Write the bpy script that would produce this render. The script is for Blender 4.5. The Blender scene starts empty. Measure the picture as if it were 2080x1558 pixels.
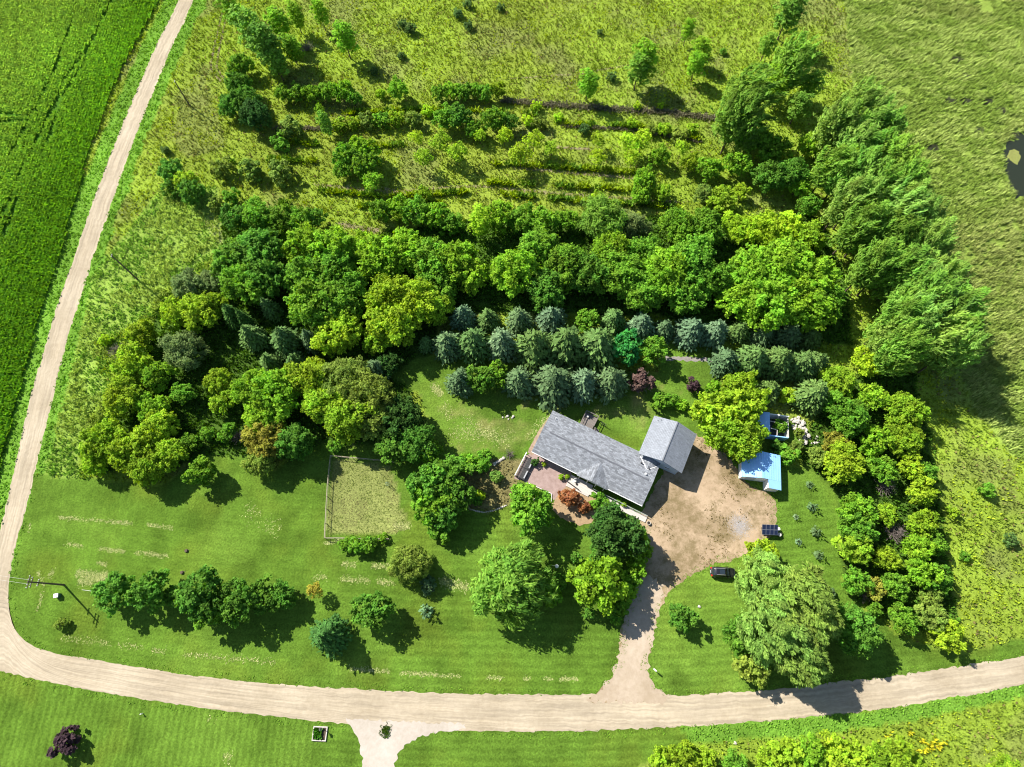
import bpy, math, random
import numpy as np
from mathutils import Vector, Matrix

# ------------------------------------------------------------------ camera, sky, sun, exposure
SC = bpy.context.scene
H = 120.0                       # height of the drone over the ground
F = 1200.0 / 2080.0             # focal length / picture width
TH = math.atan((1265 - 779) / 1200.0)
cam_data = bpy.data.cameras.new('camera')
cam_data.sensor_width = 36
cam_data.lens = 36 * F
cam_data.clip_start = 1
cam_data.clip_end = 6000
cam = bpy.data.objects.new('camera', cam_data)
SC.collection.objects.link(cam)
cam.location = (0, 0, H)
cam.rotation_euler = (TH, 0, 0)
SC.camera = cam

SUN = Vector((0.9, -0.72, -1.0)).normalized()       # the way the light travels
ELEV = math.asin(-SUN.z)
AZ = math.atan2(-SUN.x, -SUN.y)
world = bpy.data.worlds.new('World')
SC.world = world
world.use_nodes = True
wn = world.node_tree.nodes
bg = wn['Background']
sky = wn.new('ShaderNodeTexSky')
sky.sky_type = 'NISHITA'
sky.sun_disc = False
sky.sun_elevation = ELEV
sky.sun_rotation = AZ
sky.air_density = 1.0
sky.dust_density = 0.6
world.node_tree.links.new(sky.outputs[0], bg.inputs[0])
bg.inputs[1].default_value = 0.075
sl = bpy.data.lights.new('sun', 'SUN')
sl.energy = 5.0
sl.angle = math.radians(0.5)
sl.color = (1.0, 0.945, 0.86)
so = bpy.data.objects.new('sun', sl)
SC.collection.objects.link(so)
so.rotation_euler = SUN.to_track_quat('-Z', 'Y').to_euler()
SC.view_settings.view_transform = 'Standard'
SC.view_settings.look = 'None'
SC.view_settings.gamma = 1
SC.view_settings.use_curve_mapping = False
SC.view_settings.exposure = 1.03
SC.render.engine = 'CYCLES'
SC.cycles.filter_width = 1.1

# ------------------------------------------------------------------ helpers
C_, S_ = math.cos(TH), math.sin(TH)
def at(px, py, z=0.0):
    """ground plan point (world metres) of a map point, at height z"""
    dx = (px - 1040) / 1200.0; dy = -(py - 779) / 1200.0
    d = (dx, dy * C_ + S_, dy * S_ - C_)
    t = (z - H) / d[2]
    return Vector((d[0] * t, d[1] * t, z))
def mpp(px, py):
    a = at(px - 5, py); b = at(px + 5, py)
    return (b - a).length / 10
def poly(pts):
    return np.array([at(*p)[:2] for p in pts])
def inside(P, X, Y):
    r = np.zeros(X.shape, bool); n = len(P)
    for i in range(n):
        x1, y1 = P[i]; x2, y2 = P[(i + 1) % n]
        if y1 == y2: continue
        c = ((y1 > Y) != (y2 > Y)) & (X < (x2 - x1) * (Y - y1) / (y2 - y1) + x1)
        r ^= c
    return r
def dist_line(P, X, Y):
    d = np.full(X.shape, 1e9)
    for i in range(len(P) - 1):
        a = P[i]; b = P[i + 1]; v = b - a; L = (v ** 2).sum() + 1e-9
        t = np.clip(((X - a[0]) * v[0] + (Y - a[1]) * v[1]) / L, 0, 1)
        d = np.minimum(d, np.hypot(X - a[0] - t * v[0], Y - a[1] - t * v[1]))
    return d
def vnoise(X, Y, seed=0):
    rs = np.random.RandomState(seed); T = rs.rand(256, 256)
    xi = np.floor(X).astype(int); yi = np.floor(Y).astype(int)
    fx = X - xi; fy = Y - yi; fx = fx * fx * (3 - 2 * fx); fy = fy * fy * (3 - 2 * fy)
    g = lambda a, b: T[(xi + a) % 256, (yi + b) % 256]
    return (g(0, 0) * (1 - fx) + g(1, 0) * fx) * (1 - fy) + (g(0, 1) * (1 - fx) + g(1, 1) * fx) * fy
def fbm(X, Y, s, seed=0, o=4):
    r = 0; a = 0.5; t = 0
    for k in range(o):
        r = r + a * vnoise(X / s * 2 ** k + 17.3 * k, Y / s * 2 ** k + 5.1 * k, seed + k); t += a; a *= 0.55
    return r / t

def mesh_np(name, V, Fc, col=None, smooth=False):
    """V Nx3, Fc MxK int array of same-size faces, or list of such arrays; col per vertex"""
    me = bpy.data.meshes.new(name)
    V = np.asarray(V, np.float32)
    L = Fc if isinstance(Fc, list) else [Fc]
    L = [np.asarray(f, np.int32) for f in L if len(f)]
    idx = np.concatenate([f.ravel() for f in L]); tot = np.concatenate([np.full(len(f), f.shape[1], np.int32) for f in L])
    st = np.concatenate([[0], np.cumsum(tot)[:-1]]).astype(np.int32)
    me.vertices.add(len(V)); me.vertices.foreach_set('co', V.ravel())
    me.loops.add(len(idx)); me.loops.foreach_set('vertex_index', idx)
    me.polygons.add(len(tot)); me.polygons.foreach_set('loop_start', st)
    if smooth: me.polygons.foreach_set('use_smooth', np.ones(len(tot), bool))
    me.update(calc_edges=True)
    if col is not None:
        a = me.color_attributes.new('col', 'FLOAT_COLOR', 'POINT')
        c = np.ones((len(V), 4), np.float32); c[:, :3] = col
        a.data.foreach_set('color', c.ravel())
    return me
COL = SC.collection
def link(name, me, m=None, parent=None, kind=None, **kw):
    o = bpy.data.objects.new(name, me)
    COL.objects.link(o)
    if m is not None:
        if len(me.materials) == 0: me.materials.append(m)
    if parent is not None: o.parent = parent
    if kind: o['kind'] = kind
    for k, v in kw.items(): o[k] = v
    return o
def thing(name, label, cat, loc=(0, 0, 0), rz=0, group=None):
    o = bpy.data.objects.new(name, None); COL.objects.link(o)
    o.location = loc; o.rotation_euler = (0, 0, rz); o['label'] = label; o['category'] = cat
    o.empty_display_size = 0.3
    if group: o['group'] = group
    return o
def tag(o, label, cat, group=None):
    o['label'] = label; o['category'] = cat
    if group: o['group'] = group
    return o

class MB:
    def __init__(s): s.v = []; s.f = []
    def quad(s, *p):
        n = len(s.v); s.v += [tuple(q) for q in p]; s.f.append(tuple(range(n, n + len(p)))); return s
    def box(s, c, d, rz=0, taper=1.0):
        x, y, z = [k / 2 for k in d]; n = len(s.v); cr, sr = math.cos(rz), math.sin(rz)
        for dz in (-1, 1):
            k = taper if dz > 0 else 1
            for a, b in ((-1, -1), (1, -1), (1, 1), (-1, 1)):
                X = a * x * k; Y = b * y * k
                s.v.append((c[0] + X * cr - Y * sr, c[1] + X * sr + Y * cr, c[2] + dz * z))
        for f in ((3, 2, 1, 0), (4, 5, 6, 7), (0, 1, 5, 4), (1, 2, 6, 5), (2, 3, 7, 6), (3, 0, 4, 7)):
            s.f.append(tuple(n + i for i in f))
        return s
    def tube(s, a, b, ra, rb=None, n=8, cap=True):
        rb = ra if rb is None else rb
        a = Vector(a); b = Vector(b); d = (b - a).normalized()
        u = d.orthogonal().normalized(); w = d.cross(u); k = len(s.v)
        for p, r in ((a, ra), (b, rb)):
            for i in range(n):
                t = 2 * math.pi * i / n
                s.v.append(tuple(p + u * math.cos(t) * r + w * math.sin(t) * r))
        for i in range(n): s.f.append((k + i, k + (i + 1) % n, k + n + (i + 1) % n, k + n + i))
        if cap:
            s.f.append(tuple(k + n - 1 - i for i in range(n))); s.f.append(tuple(k + n + i for i in range(n)))
        return s
    def bar(s, a, b, w, h):
        a = Vector(a); b = Vector(b); d = (b - a).normalized()
        side = Vector((-d.y, d.x, 0))
        if side.length < 1e-4: side = Vector((1, 0, 0))
        side.normalize(); up = d.cross(side) * -1; up = side.cross(d) * -1 if up.length < .1 else up
        k = len(s.v)
        for p in (a, b):
            for i, j in ((-1, -1), (1, -1), (1, 1), (-1, 1)):
                s.v.append(tuple(p + side * i * w / 2 + up * j * h / 2))
        for f in ((3, 2, 1, 0), (4, 5, 6, 7), (0, 1, 5, 4), (1, 2, 6, 5), (2, 3, 7, 6), (3, 0, 4, 7)):
            s.f.append(tuple(k + i for i in f))
        return s
    def lathe(s, prof, c=(0, 0, 0), n=12):
        k = len(s.v)
        for r, z in prof:
            for i in range(n):
                t = 2 * math.pi * i / n
                s.v.append((c[0] + r * math.cos(t), c[1] + r * math.sin(t), c[2] + z))
        for j in range(len(prof) - 1):
            for i in range(n):
                a = k + j * n + i; b = k + j * n + (i + 1) % n
                s.f.append((a, b, b + n, a + n))
        return s
    def slab(s, pts, t):
        """closed slab: top polygon pts (list of xyz), thickness t straight down"""
        n = len(pts); k = len(s.v)
        s.v += [tuple(p) for p in pts] + [(p[0], p[1], p[2] - t) for p in pts]
        s.f.append(tuple(k + i for i in range(n))); s.f.append(tuple(k + 2 * n - 1 - i for i in range(n)))
        for i in range(n):
            j = (i + 1) % n; s.f.append((k + i, k + n + i, k + n + j, k + j))
        return s
    def mesh(s, name):
        me = bpy.data.meshes.new(name); me.from_pydata(s.v, [], s.f); me.update(); return me
    def build(s, name, m, parent=None, smooth=False, **kw):
        me = s.mesh(name)
        if smooth:
            for p in me.polygons: p.use_smooth = True
        return link(name, me, m, parent, **kw)

# ------------------------------------------------------------------ materials
def mat(name, color, rough=0.8, noise=0.0, scale=3.0, spec=0.3, metal=0.0, bump=0.0, coat=0.0, alt=None, detail=6):
    m = bpy.data.materials.new(name); m.use_nodes = True
    nt = m.node_tree; b = nt.nodes['Principled BSDF']
    b.inputs['Roughness'].default_value = rough
    b.inputs['Specular IOR Level'].default_value = spec
    b.inputs['Metallic'].default_value = metal
    b.inputs['Coat Weight'].default_value = coat
    b.inputs['Base Color'].default_value = (*color, 1)
    if noise or bump or alt:
        tc = nt.nodes.new('ShaderNodeTexCoord'); no = nt.nodes.new('ShaderNodeTexNoise')
        no.inputs['Scale'].default_value = scale; no.inputs['Detail'].default_value = detail; no.inputs['Roughness'].default_value = 0.65
        nt.links.new(tc.outputs['Object'], no.inputs['Vector'])
        mx = nt.nodes.new('ShaderNodeMix'); mx.data_type = 'RGBA'
        mp = nt.nodes.new('ShaderNodeMapRange'); mp.inputs[1].default_value = 0.3; mp.inputs[2].default_value = 0.7
        nt.links.new(no.outputs[0], mp.inputs[0]); nt.links.new(mp.outputs[0], mx.inputs[0])
        a2 = alt or tuple(c * (1 + noise) for c in color)
        mx.inputs[6].default_value = (*[c * (1 - noise) for c in color], 1); mx.inputs[7].default_value = (*a2, 1)
        nt.links.new(mx.outputs[2], b.inputs['Base Color'])
        if bump:
            bp = nt.nodes.new('ShaderNodeBump'); bp.inputs['Strength'].default_value = 1; bp.inputs['Distance'].default_value = bump
            nt.links.new(no.outputs[0], bp.inputs['Height']); nt.links.new(bp.outputs[0], b.inputs['Normal'])
    return m

def leaf_mat(name, trans=0.35, var=0.5, use_col=False, rough=0.5, spec=0.25, hue=0.03):
    """albedo = object colour (or vertex colour) varied by the per-leaf tint"""
    m = bpy.data.materials.new(name); m.use_nodes = True
    nt = m.node_tree; N = nt.nodes; Lk = nt.links
    b = N['Principled BSDF']; out = N['Material Output']
    b.inputs['Roughness'].default_value = rough; b.inputs['Specular IOR Level'].default_value = spec
    at_ = N.new('ShaderNodeAttribute'); at_.attribute_name = 'col'
    if use_col:
        src = at_.outputs['Color']
    else:
        oi = N.new('ShaderNodeObjectInfo')
        sx = N.new('ShaderNodeSeparateColor'); Lk.new(at_.outputs['Color'], sx.inputs[0])
        hs = N.new('ShaderNodeHueSaturation')
        m1 = N.new('ShaderNodeMapRange'); m1.inputs[3].default_value = 1 - var; m1.inputs[4].default_value = 1 + var
        Lk.new(sx.outputs[0], m1.inputs[0]); Lk.new(m1.outputs[0], hs.inputs['Value'])
        m2 = N.new('ShaderNodeMapRange'); m2.inputs[3].default_value = 0.5 + hue * .35; m2.inputs[4].default_value = 0.5 - hue * .45
        Lk.new(sx.outputs[1], m2.inputs[0]); Lk.new(m2.outputs[0], hs.inputs['Hue'])
        Lk.new(oi.outputs['Color'], hs.inputs['Color'])
        src = hs.outputs[0]
    Lk.new(src, b.inputs['Base Color'])
    tr = N.new('ShaderNodeBsdfTranslucent'); hs2 = N.new('ShaderNodeHueSaturation')
    hs2.inputs['Hue'].default_value = 0.485; hs2.inputs['Saturation'].default_value = 1.1; hs2.inputs['Value'].default_value = 1.5
    Lk.new(src, hs2.inputs['Color']); Lk.new(hs2.outputs[0], tr.inputs['Color'])
    ms = N.new('ShaderNodeMixShader'); ms.inputs[0].default_value = trans
    Lk.new(b.outputs[0], ms.inputs[1]); Lk.new(tr.outputs[0], ms.inputs[2]); Lk.new(ms.outputs[0], out.inputs[0])
    return m

LEAF = leaf_mat('foliage', 0.36, 0.5, rough=.7, spec=.06)
NEEDLE = leaf_mat('needles', 0.1, 0.45, rough=0.7, hue=0.015, spec=.08)
BLADE = leaf_mat('grass_blades', 0.25, use_col=True, rough=0.9, spec=0.0)
BARK = mat('bark', (0.10, 0.075, 0.055), 0.9, 0.4, 6, bump=0.05)
TWIG = mat('grey_twigs', (0.20, 0.165, 0.15), 0.9, 0.3, 4)

def ground_mat():
    m = bpy.data.materials.new('ground_cover'); m.use_nodes = True
    nt = m.node_tree; N = nt.nodes; L = nt.links; b = N['Principled BSDF']
    b.inputs['Roughness'].default_value = 1.0; b.inputs['Specular IOR Level'].default_value = 0.0
    a = N.new('ShaderNodeAttribute'); a.attribute_name = 'col'
    geo = N.new('ShaderNodeNewGeometry')
    def noise(sc, det, rough=0.6):
        n = N.new('ShaderNodeTexNoise'); n.inputs['Scale'].default_value = sc; n.inputs['Detail'].default_value = det
        n.inputs['Roughness'].default_value = rough; L.new(geo.outputs['Position'], n.inputs['Vector']); return n
    n1 = noise(2.6, 4, 0.7); n2 = noise(0.35, 5)
    mp = N.new('ShaderNodeMapRange'); mp.inputs[1].default_value = .3; mp.inputs[2].default_value = .7
    mp.inputs[3].default_value = .62; mp.inputs[4].default_value = 1.38; L.new(n1.outputs[0], mp.inputs[0])
    mp2 = N.new('ShaderNodeMapRange'); mp2.inputs[1].default_value = .3; mp2.inputs[2].default_value = .7
    mp2.inputs[3].default_value = .82; mp2.inputs[4].default_value = 1.18; L.new(n2.outputs[0], mp2.inputs[0])
    mu = N.new('ShaderNodeMath'); mu.operation = 'MULTIPLY'; L.new(mp.outputs[0], mu.inputs[0]); L.new(mp2.outputs[0], mu.inputs[1])
    # mowing lines: smooth phase attribute and its strength
    ph = N.new('ShaderNodeAttribute'); ph.attribute_name = 'mow'
    sp = N.new('ShaderNodeSeparateXYZ'); L.new(ph.outputs['Vector'], sp.inputs[0])
    wob = N.new('ShaderNodeMath'); wob.operation = 'MULTIPLY_ADD'; wob.inputs[1].default_value = 7.0
    L.new(n2.outputs[0], wob.inputs[0]); L.new(sp.outputs[0], wob.inputs[2])
    si = N.new('ShaderNodeMath'); si.operation = 'SINE'; L.new(wob.outputs[0], si.inputs[0])
    mm = N.new('ShaderNodeMath'); mm.operation = 'MULTIPLY'; L.new(si.outputs[0], mm.inputs[0]); L.new(sp.outputs[1], mm.inputs[1])
    ad = N.new('ShaderNodeMath'); ad.operation = 'ADD'; ad.inputs[1].default_value = 1; L.new(mm.outputs[0], ad.inputs[0])
    mu2 = N.new('ShaderNodeMath'); mu2.operation = 'MULTIPLY'; L.new(mu.outputs[0], mu2.inputs[0]); L.new(ad.outputs[0], mu2.inputs[1])
    sc = N.new('ShaderNodeVectorMath'); sc.operation = 'SCALE'; L.new(a.outputs['Color'], sc.inputs[0]); L.new(mu2.outputs[0], sc.inputs['Scale'])
    # small dry blades mixed in
    n3 = noise(5.5, 3, 0.6)
    m3 = N.new('ShaderNodeMapRange'); m3.inputs[1].default_value = .60; m3.inputs[2].default_value = .72; m3.inputs[4].default_value = .5
    L.new(n3.outputs[0], m3.inputs[0])
    mx = N.new('ShaderNodeMix'); mx.data_type = 'RGBA'; L.new(m3.outputs[0], mx.inputs[0]); L.new(sc.outputs[0], mx.inputs[6])
    hs = N.new('ShaderNodeHueSaturation'); hs.inputs['Hue'].default_value = .475; hs.inputs['Value'].default_value = 1.45
    L.new(sc.outputs[0], hs.inputs['Color']); L.new(hs.outputs[0], mx.inputs[7])
    L.new(mx.outputs[2], b.inputs['Base Color'])
    bp = N.new('ShaderNodeBump'); bp.inputs['Strength'].default_value = 1; bp.inputs['Distance'].default_value = .16
    L.new(n1.outputs[0], bp.inputs['Height']); L.new(bp.outputs[0], b.inputs['Normal'])
    return m
GROUND = ground_mat()

def gravel_mat(name, c1, c2, along=None, rut=0.0, weeds=0.0, weedcol=(.12, .10, .035)):
    m = bpy.data.materials.new(name); m.use_nodes = True
    nt = m.node_tree; N = nt.nodes; L = nt.links; b = N['Principled BSDF']
    b.inputs['Roughness'].default_value = .9; b.inputs['Specular IOR Level'].default_value = .15
    geo = N.new('ShaderNodeNewGeometry')
    n1 = N.new('ShaderNodeTexNoise'); n1.inputs['Scale'].default_value = 1.2; n1.inputs['Detail'].default_value = 8; n1.inputs['Roughness'].default_value = .75
    n0 = N.new('ShaderNodeTexNoise'); n0.inputs['Scale'].default_value = .12; n0.inputs['Detail'].default_value = 4
    L.new(geo.outputs['Position'], n1.inputs[0]); L.new(geo.outputs['Position'], n0.inputs[0])
    mx = N.new('ShaderNodeMix'); mx.data_type = 'RGBA'; mx.inputs[6].default_value = (*c1, 1); mx.inputs[7].default_value = (*c2, 1)
    ad = N.new('ShaderNodeMath'); ad.operation = 'ADD'; L.new(n1.outputs[0], ad.inputs[0]); L.new(n0.outputs[0], ad.inputs[1])
    mp = N.new('ShaderNodeMapRange'); mp.inputs[1].default_value = .75; mp.inputs[2].default_value = 1.25
    L.new(ad.outputs[0], mp.inputs[0]); L.new(mp.outputs[0], mx.inputs[0])
    last = mx.outputs[2]
    if rut:
        a = N.new('ShaderNodeAttribute'); a.attribute_name = 'mow'; sp = N.new('ShaderNodeSeparateXYZ'); L.new(a.outputs['Vector'], sp.inputs[0])
        cmb = N.new('ShaderNodeCombineXYZ'); sx = N.new('ShaderNodeMath'); sx.operation = 'MULTIPLY'; sx.inputs[1].default_value = .04
        L.new(sp.outputs[0], cmb.inputs[0]); L.new(sp.outputs[1], sx.inputs[0]); L.new(sx.outputs[0], cmb.inputs[1])
        nn = N.new('ShaderNodeTexNoise'); nn.inputs['Scale'].default_value = 1.9; nn.inputs['Detail'].default_value = 5; L.new(cmb.outputs[0], nn.inputs[0])
        m2 = N.new('ShaderNodeMapRange'); m2.inputs[1].default_value = .3; m2.inputs[2].default_value = .7; m2.inputs[3].default_value = 1 - rut; m2.inputs[4].default_value = 1 + rut
        L.new(nn.outputs[0], m2.inputs[0])
        sc = N.new('ShaderNodeVectorMath'); sc.operation = 'SCALE'; L.new(last, sc.inputs[0]); L.new(m2.outputs[0], sc.inputs['Scale']); last = sc.outputs[0]
    if weeds:
        n4 = N.new('ShaderNodeTexNoise'); n4.inputs['Scale'].default_value = .55; n4.inputs['Detail'].default_value = 10; n4.inputs['Roughness'].default_value = .8
        L.new(geo.outputs['Position'], n4.inputs[0])
        n5 = N.new('ShaderNodeTexNoise'); n5.inputs['Scale'].default_value = .1; n5.inputs['Detail'].default_value = 3; L.new(geo.outputs['Position'], n5.inputs[0])
        a4 = N.new('ShaderNodeMath'); a4.operation = 'MULTIPLY_ADD'; a4.inputs[1].default_value = .8; L.new(n5.outputs[0], a4.inputs[0]); L.new(n4.outputs[0], a4.inputs[2])
        m4 = N.new('ShaderNodeMapRange'); m4.inputs[1].default_value = .80; m4.inputs[2].default_value = 1.02; m4.inputs[4].default_value = weeds
        L.new(a4.outputs[0], m4.inputs[0])
        x4 = N.new('ShaderNodeMix'); x4.data_type = 'RGBA'; L.new(m4.outputs[0], x4.inputs[0]); L.new(last, x4.inputs[6]); x4.inputs[7].default_value = (*weedcol, 1); last = x4.outputs[2]
    L.new(last, b.inputs['Base Color'])
    bp = N.new('ShaderNodeBump'); bp.inputs['Distance'].default_value = .03; L.new(n1.outputs[0], bp.inputs['Height']); L.new(bp.outputs[0], b.inputs['Normal'])
    return m

# ------------------------------------------------------------------ zones of the ground (plan outlines)
road_R = [(420, -60), (392, 0), (374, 47), (353, 84), (337, 125), (313, 182), (286, 249), (256, 330), (236, 387), (215, 448), (190, 520), (162, 611), (141, 675), (121, 749), (104, 823), (81, 914), (64, 991), (51, 1040), (36, 1090), (25, 1139), (18, 1185), (17, 1223), (21, 1255), (30, 1280), (54, 1306), (90, 1322), (135, 1331), (200, 1342), (269, 1353), (350, 1366), (437, 1378), (560, 1390), (700, 1398), (800, 1404), (900, 1408), (1050, 1411), (1205, 1411), (1345, 1413), (1420, 1411), (1548, 1403), (1683, 1388), (1817, 1373), (1952, 1353), (2080, 1334), (2250, 1300), (2500, 1245)]
road_L = [(388, -60), (363, 0), (337, 54), (316, 94), (290, 155), (256, 236), (229, 303), (202, 374), (175, 448), (151, 520), (116, 621), (94, 695), (69, 779), (50, 857), (34, 931), (10, 1040), (-6, 1100), (-25, 1180), (-45, 1240), (-90, 1290), (-200, 1310), (-420, 1320)]
road_B = [(-420, 1395), (-200, 1372), (-80, 1358), (0, 1363), (101, 1386), (236, 1412), (437, 1442), (600, 1460), (700, 1471), (820, 1480), (940, 1485), (1100, 1486), (1250, 1483), (1380, 1476), (1500, 1469), (1616, 1460), (1720, 1450), (1817, 1437), (1952, 1415), (2080, 1391), (2250, 1352), (2500, 1290)]
def smooth_line(pts, n=3):
    P = np.array(pts, float)
    for _ in range(n):
        Q = [P[0]]
        for i in range(len(P) - 1): Q += [P[i] * .75 + P[i + 1] * .25, P[i] * .25 + P[i + 1] * .75]
        Q.append(P[-1]); P = np.array(Q)
    return P
rR = smooth_line([at(*p)[:2] for p in road_R], 2); rL = smooth_line([at(*p)[:2] for p in road_L], 2); rB = smooth_line([at(*p)[:2] for p in road_B], 2)
ROADP = np.concatenate([rR, rB[::-1], rL[::-1]])
DRIVE = poly([(1195, 1414), (1222, 1401), (1242, 1380), (1252, 1355), (1259, 1320), (1261, 1285), (1272, 1240), (1290, 1200), (1305, 1160), (1315, 1110), (1312, 1080), (1300, 1055), (1308, 1030), (1345, 960), (1395, 885), (1420, 882), (1446, 905), (1482, 930), (1505, 965), (1520, 985), (1560, 1000), (1580, 1030), (1576, 1060), (1572, 1082), (1548, 1103), (1521, 1119), (1505, 1135), (1447, 1146), (1414, 1161), (1380, 1181), (1352, 1215), (1338, 1250), (1326, 1290), (1318, 1335), (1314, 1365), (1320, 1392), (1350, 1414), (1350, 1425), (1195, 1425)])
LANE = poly([(700, 1460), (712, 1478), (726, 1500), (735, 1530), (738, 1570), (740, 1700), (730, 2200), (800, 2200), (794, 1700), (798, 1560), (812, 1525), (838, 1502), (880, 1489), (945, 1483), (945, 1470)])
CROP = poly([(-700, -260), (400, -120), (350, -40), (326, 0), (292, 60), (248, 140), (222, 200), (205, 250), (182, 310), (160, 390), (122, 520), (88, 620), (55, 740), (24, 860), (-2, 960), (-40, 1080), (-90, 1200), (-700, 1280)])
LAWN_N = poly([(85, 966), (200, 974), (330, 985), (420, 925), (500, 925), (560, 955), (640, 905), (800, 900), (880, 890), (850, 800), (790, 765), (850, 725), (900, 720), (1340, 760), (1340, 690), (1450, 700), (1470, 780), (1560, 835), (1640, 860), (1650, 900), (1590, 900), (1600, 945), (1640, 945), (1680, 980), (1705, 1010), (1705, 1090), (1712, 1180), (1760, 1240), (1850, 1305), (1960, 1325), (2100, 1290), (2400, 1230), (2400, 1300), (2000, 1370), (1700, 1430), (1300, 1450), (700, 1440), (100, 1370), (-40, 1290), (0, 1100), (60, 966)])
LAWN_S = poly([(-700, 1330), (0, 1340), (600, 1430), (1000, 1460), (1400, 1460), (1420, 1500), (1330, 1530), (1280, 1580), (1250, 2300), (-700, 2300)])
VERGE_E = poly([(1380, 1470), (1800, 1440), (2120, 1370), (2500, 1270), (2500, 1310), (2100, 1410), (1850, 1465), (1600, 1500), (1400, 1508)])
VERGE_W = poly([(392, -10), (425, -10), (395, 50), (330, 200), (280, 330), (235, 450), (205, 560), (170, 700), (140, 830), (100, 960), (50, 970), (60, 940), (150, 560), (250, 300), (350, 60)])
MARSH = poly([(1690, -260), (1712, 0), (1722, 80), (1730, 190), (1800, 310), (1868, 460), (1905, 600), (1945, 750), (1985, 850), (2060, 930), (2500, 1120), (2900, -260)])
POND = poly([(2120, 262), (2072, 270), (2052, 286), (2036, 294), (2030, 316), (2040, 330), (2036, 350), (2048, 378), (2060, 402), (2090, 410), (2160, 405), (2180, 300)])
PLOT = poly([(674, 930), (740, 938), (792, 950), (806, 985), (812, 1030), (834, 1066), (800, 1086), (664, 1088)])
WOODS = poly([(450, 450), (700, 490), (980, 440), (1400, 440), (1660, 440), (1720, 560), (1730, 700), (1450, 690), (1330, 640), (900, 640), (860, 740), (800, 860), (860, 930), (780, 930), (660, 900), (600, 940), (440, 930), (200, 960), (200, 870), (280, 720), (330, 600), (440, 560)])
HEDGE = poly([(1690, 760), (1860, 760), (1900, 950), (1920, 1100), (1950, 1290), (1830, 1280), (1720, 1200), (1700, 1010), (1620, 930)])
WESTP = poly([(190, 560), (330, 380), (440, 380), (450, 500), (400, 545), (330, 590), (270, 660), (190, 700), (200, 760), (230, 790), (180, 850), (160, 975), (92, 968), (110, 890), (160, 700)])
PARK = poly([(1330, 1000), (1420, 890), (1480, 930), (1520, 985), (1576, 1010), (1576, 1080), (1500, 1130), (1380, 1180), (1330, 1200), (1320, 1100)])
BED = poly([(900, 930), (1010, 935), (1060, 930), (1050, 975), (1070, 1000), (1030, 1026), (1003, 1037), (983, 1041), (955, 1034), (945, 1011), (930, 960)])

X0, X1, Y0, Y1, ST = -180., 200., -84., 212., .8
gx = np.arange(X0, X1 + .01, ST); gy = np.arange(Y0, Y1 + .01, ST)
GX, GY = np.meshgrid(gx, gy)
def zone_of(X, Y):
    w = (fbm(X, Y, 3.0, 50) - .5) * 2.4; v = (fbm(X, Y, 3.0, 60) - .5) * 2.4
    x = X + w; y = Y + v
    z = np.zeros(X.shape, int)                         # 0 meadow
    z[inside(VERGE_W, x, y)] = 5
    z[inside(MARSH, x, y)] = 3
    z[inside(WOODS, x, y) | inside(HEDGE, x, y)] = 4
    z[inside(WESTP, x, y)] = 8
    z[inside(LAWN_N, X, Y) | inside(LAWN_S, X, Y)] = 1
    z[inside(VERGE_E, X, Y)] = 5
    strip = (dist_line(rL, X, Y) < 4.2) & ~inside(CROP, X, Y)
    z[strip] = 5
    z[inside(CROP, X + w * .5, Y + v * .5)] = 2
    z[inside(PLOT, X, Y)] = 6
    z[inside(BED, x, y)] = 7
    return z
def near_road(X, Y, m=0.0):
    r = inside(ROADP, X, Y) | inside(DRIVE, X, Y) | inside(LANE, X, Y)
    return r
BASE = {0: (.200, .290, .032), 1: (.090, .168, .020), 2: (.060, .150, .015), 3: (.195, .275, .050), 4: (.060, .115, .018), 5: (.125, .255, .030), 8: (.200, .300, .050), 6: (.22, .25, .075), 7: (.19, .17, .07)}
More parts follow.
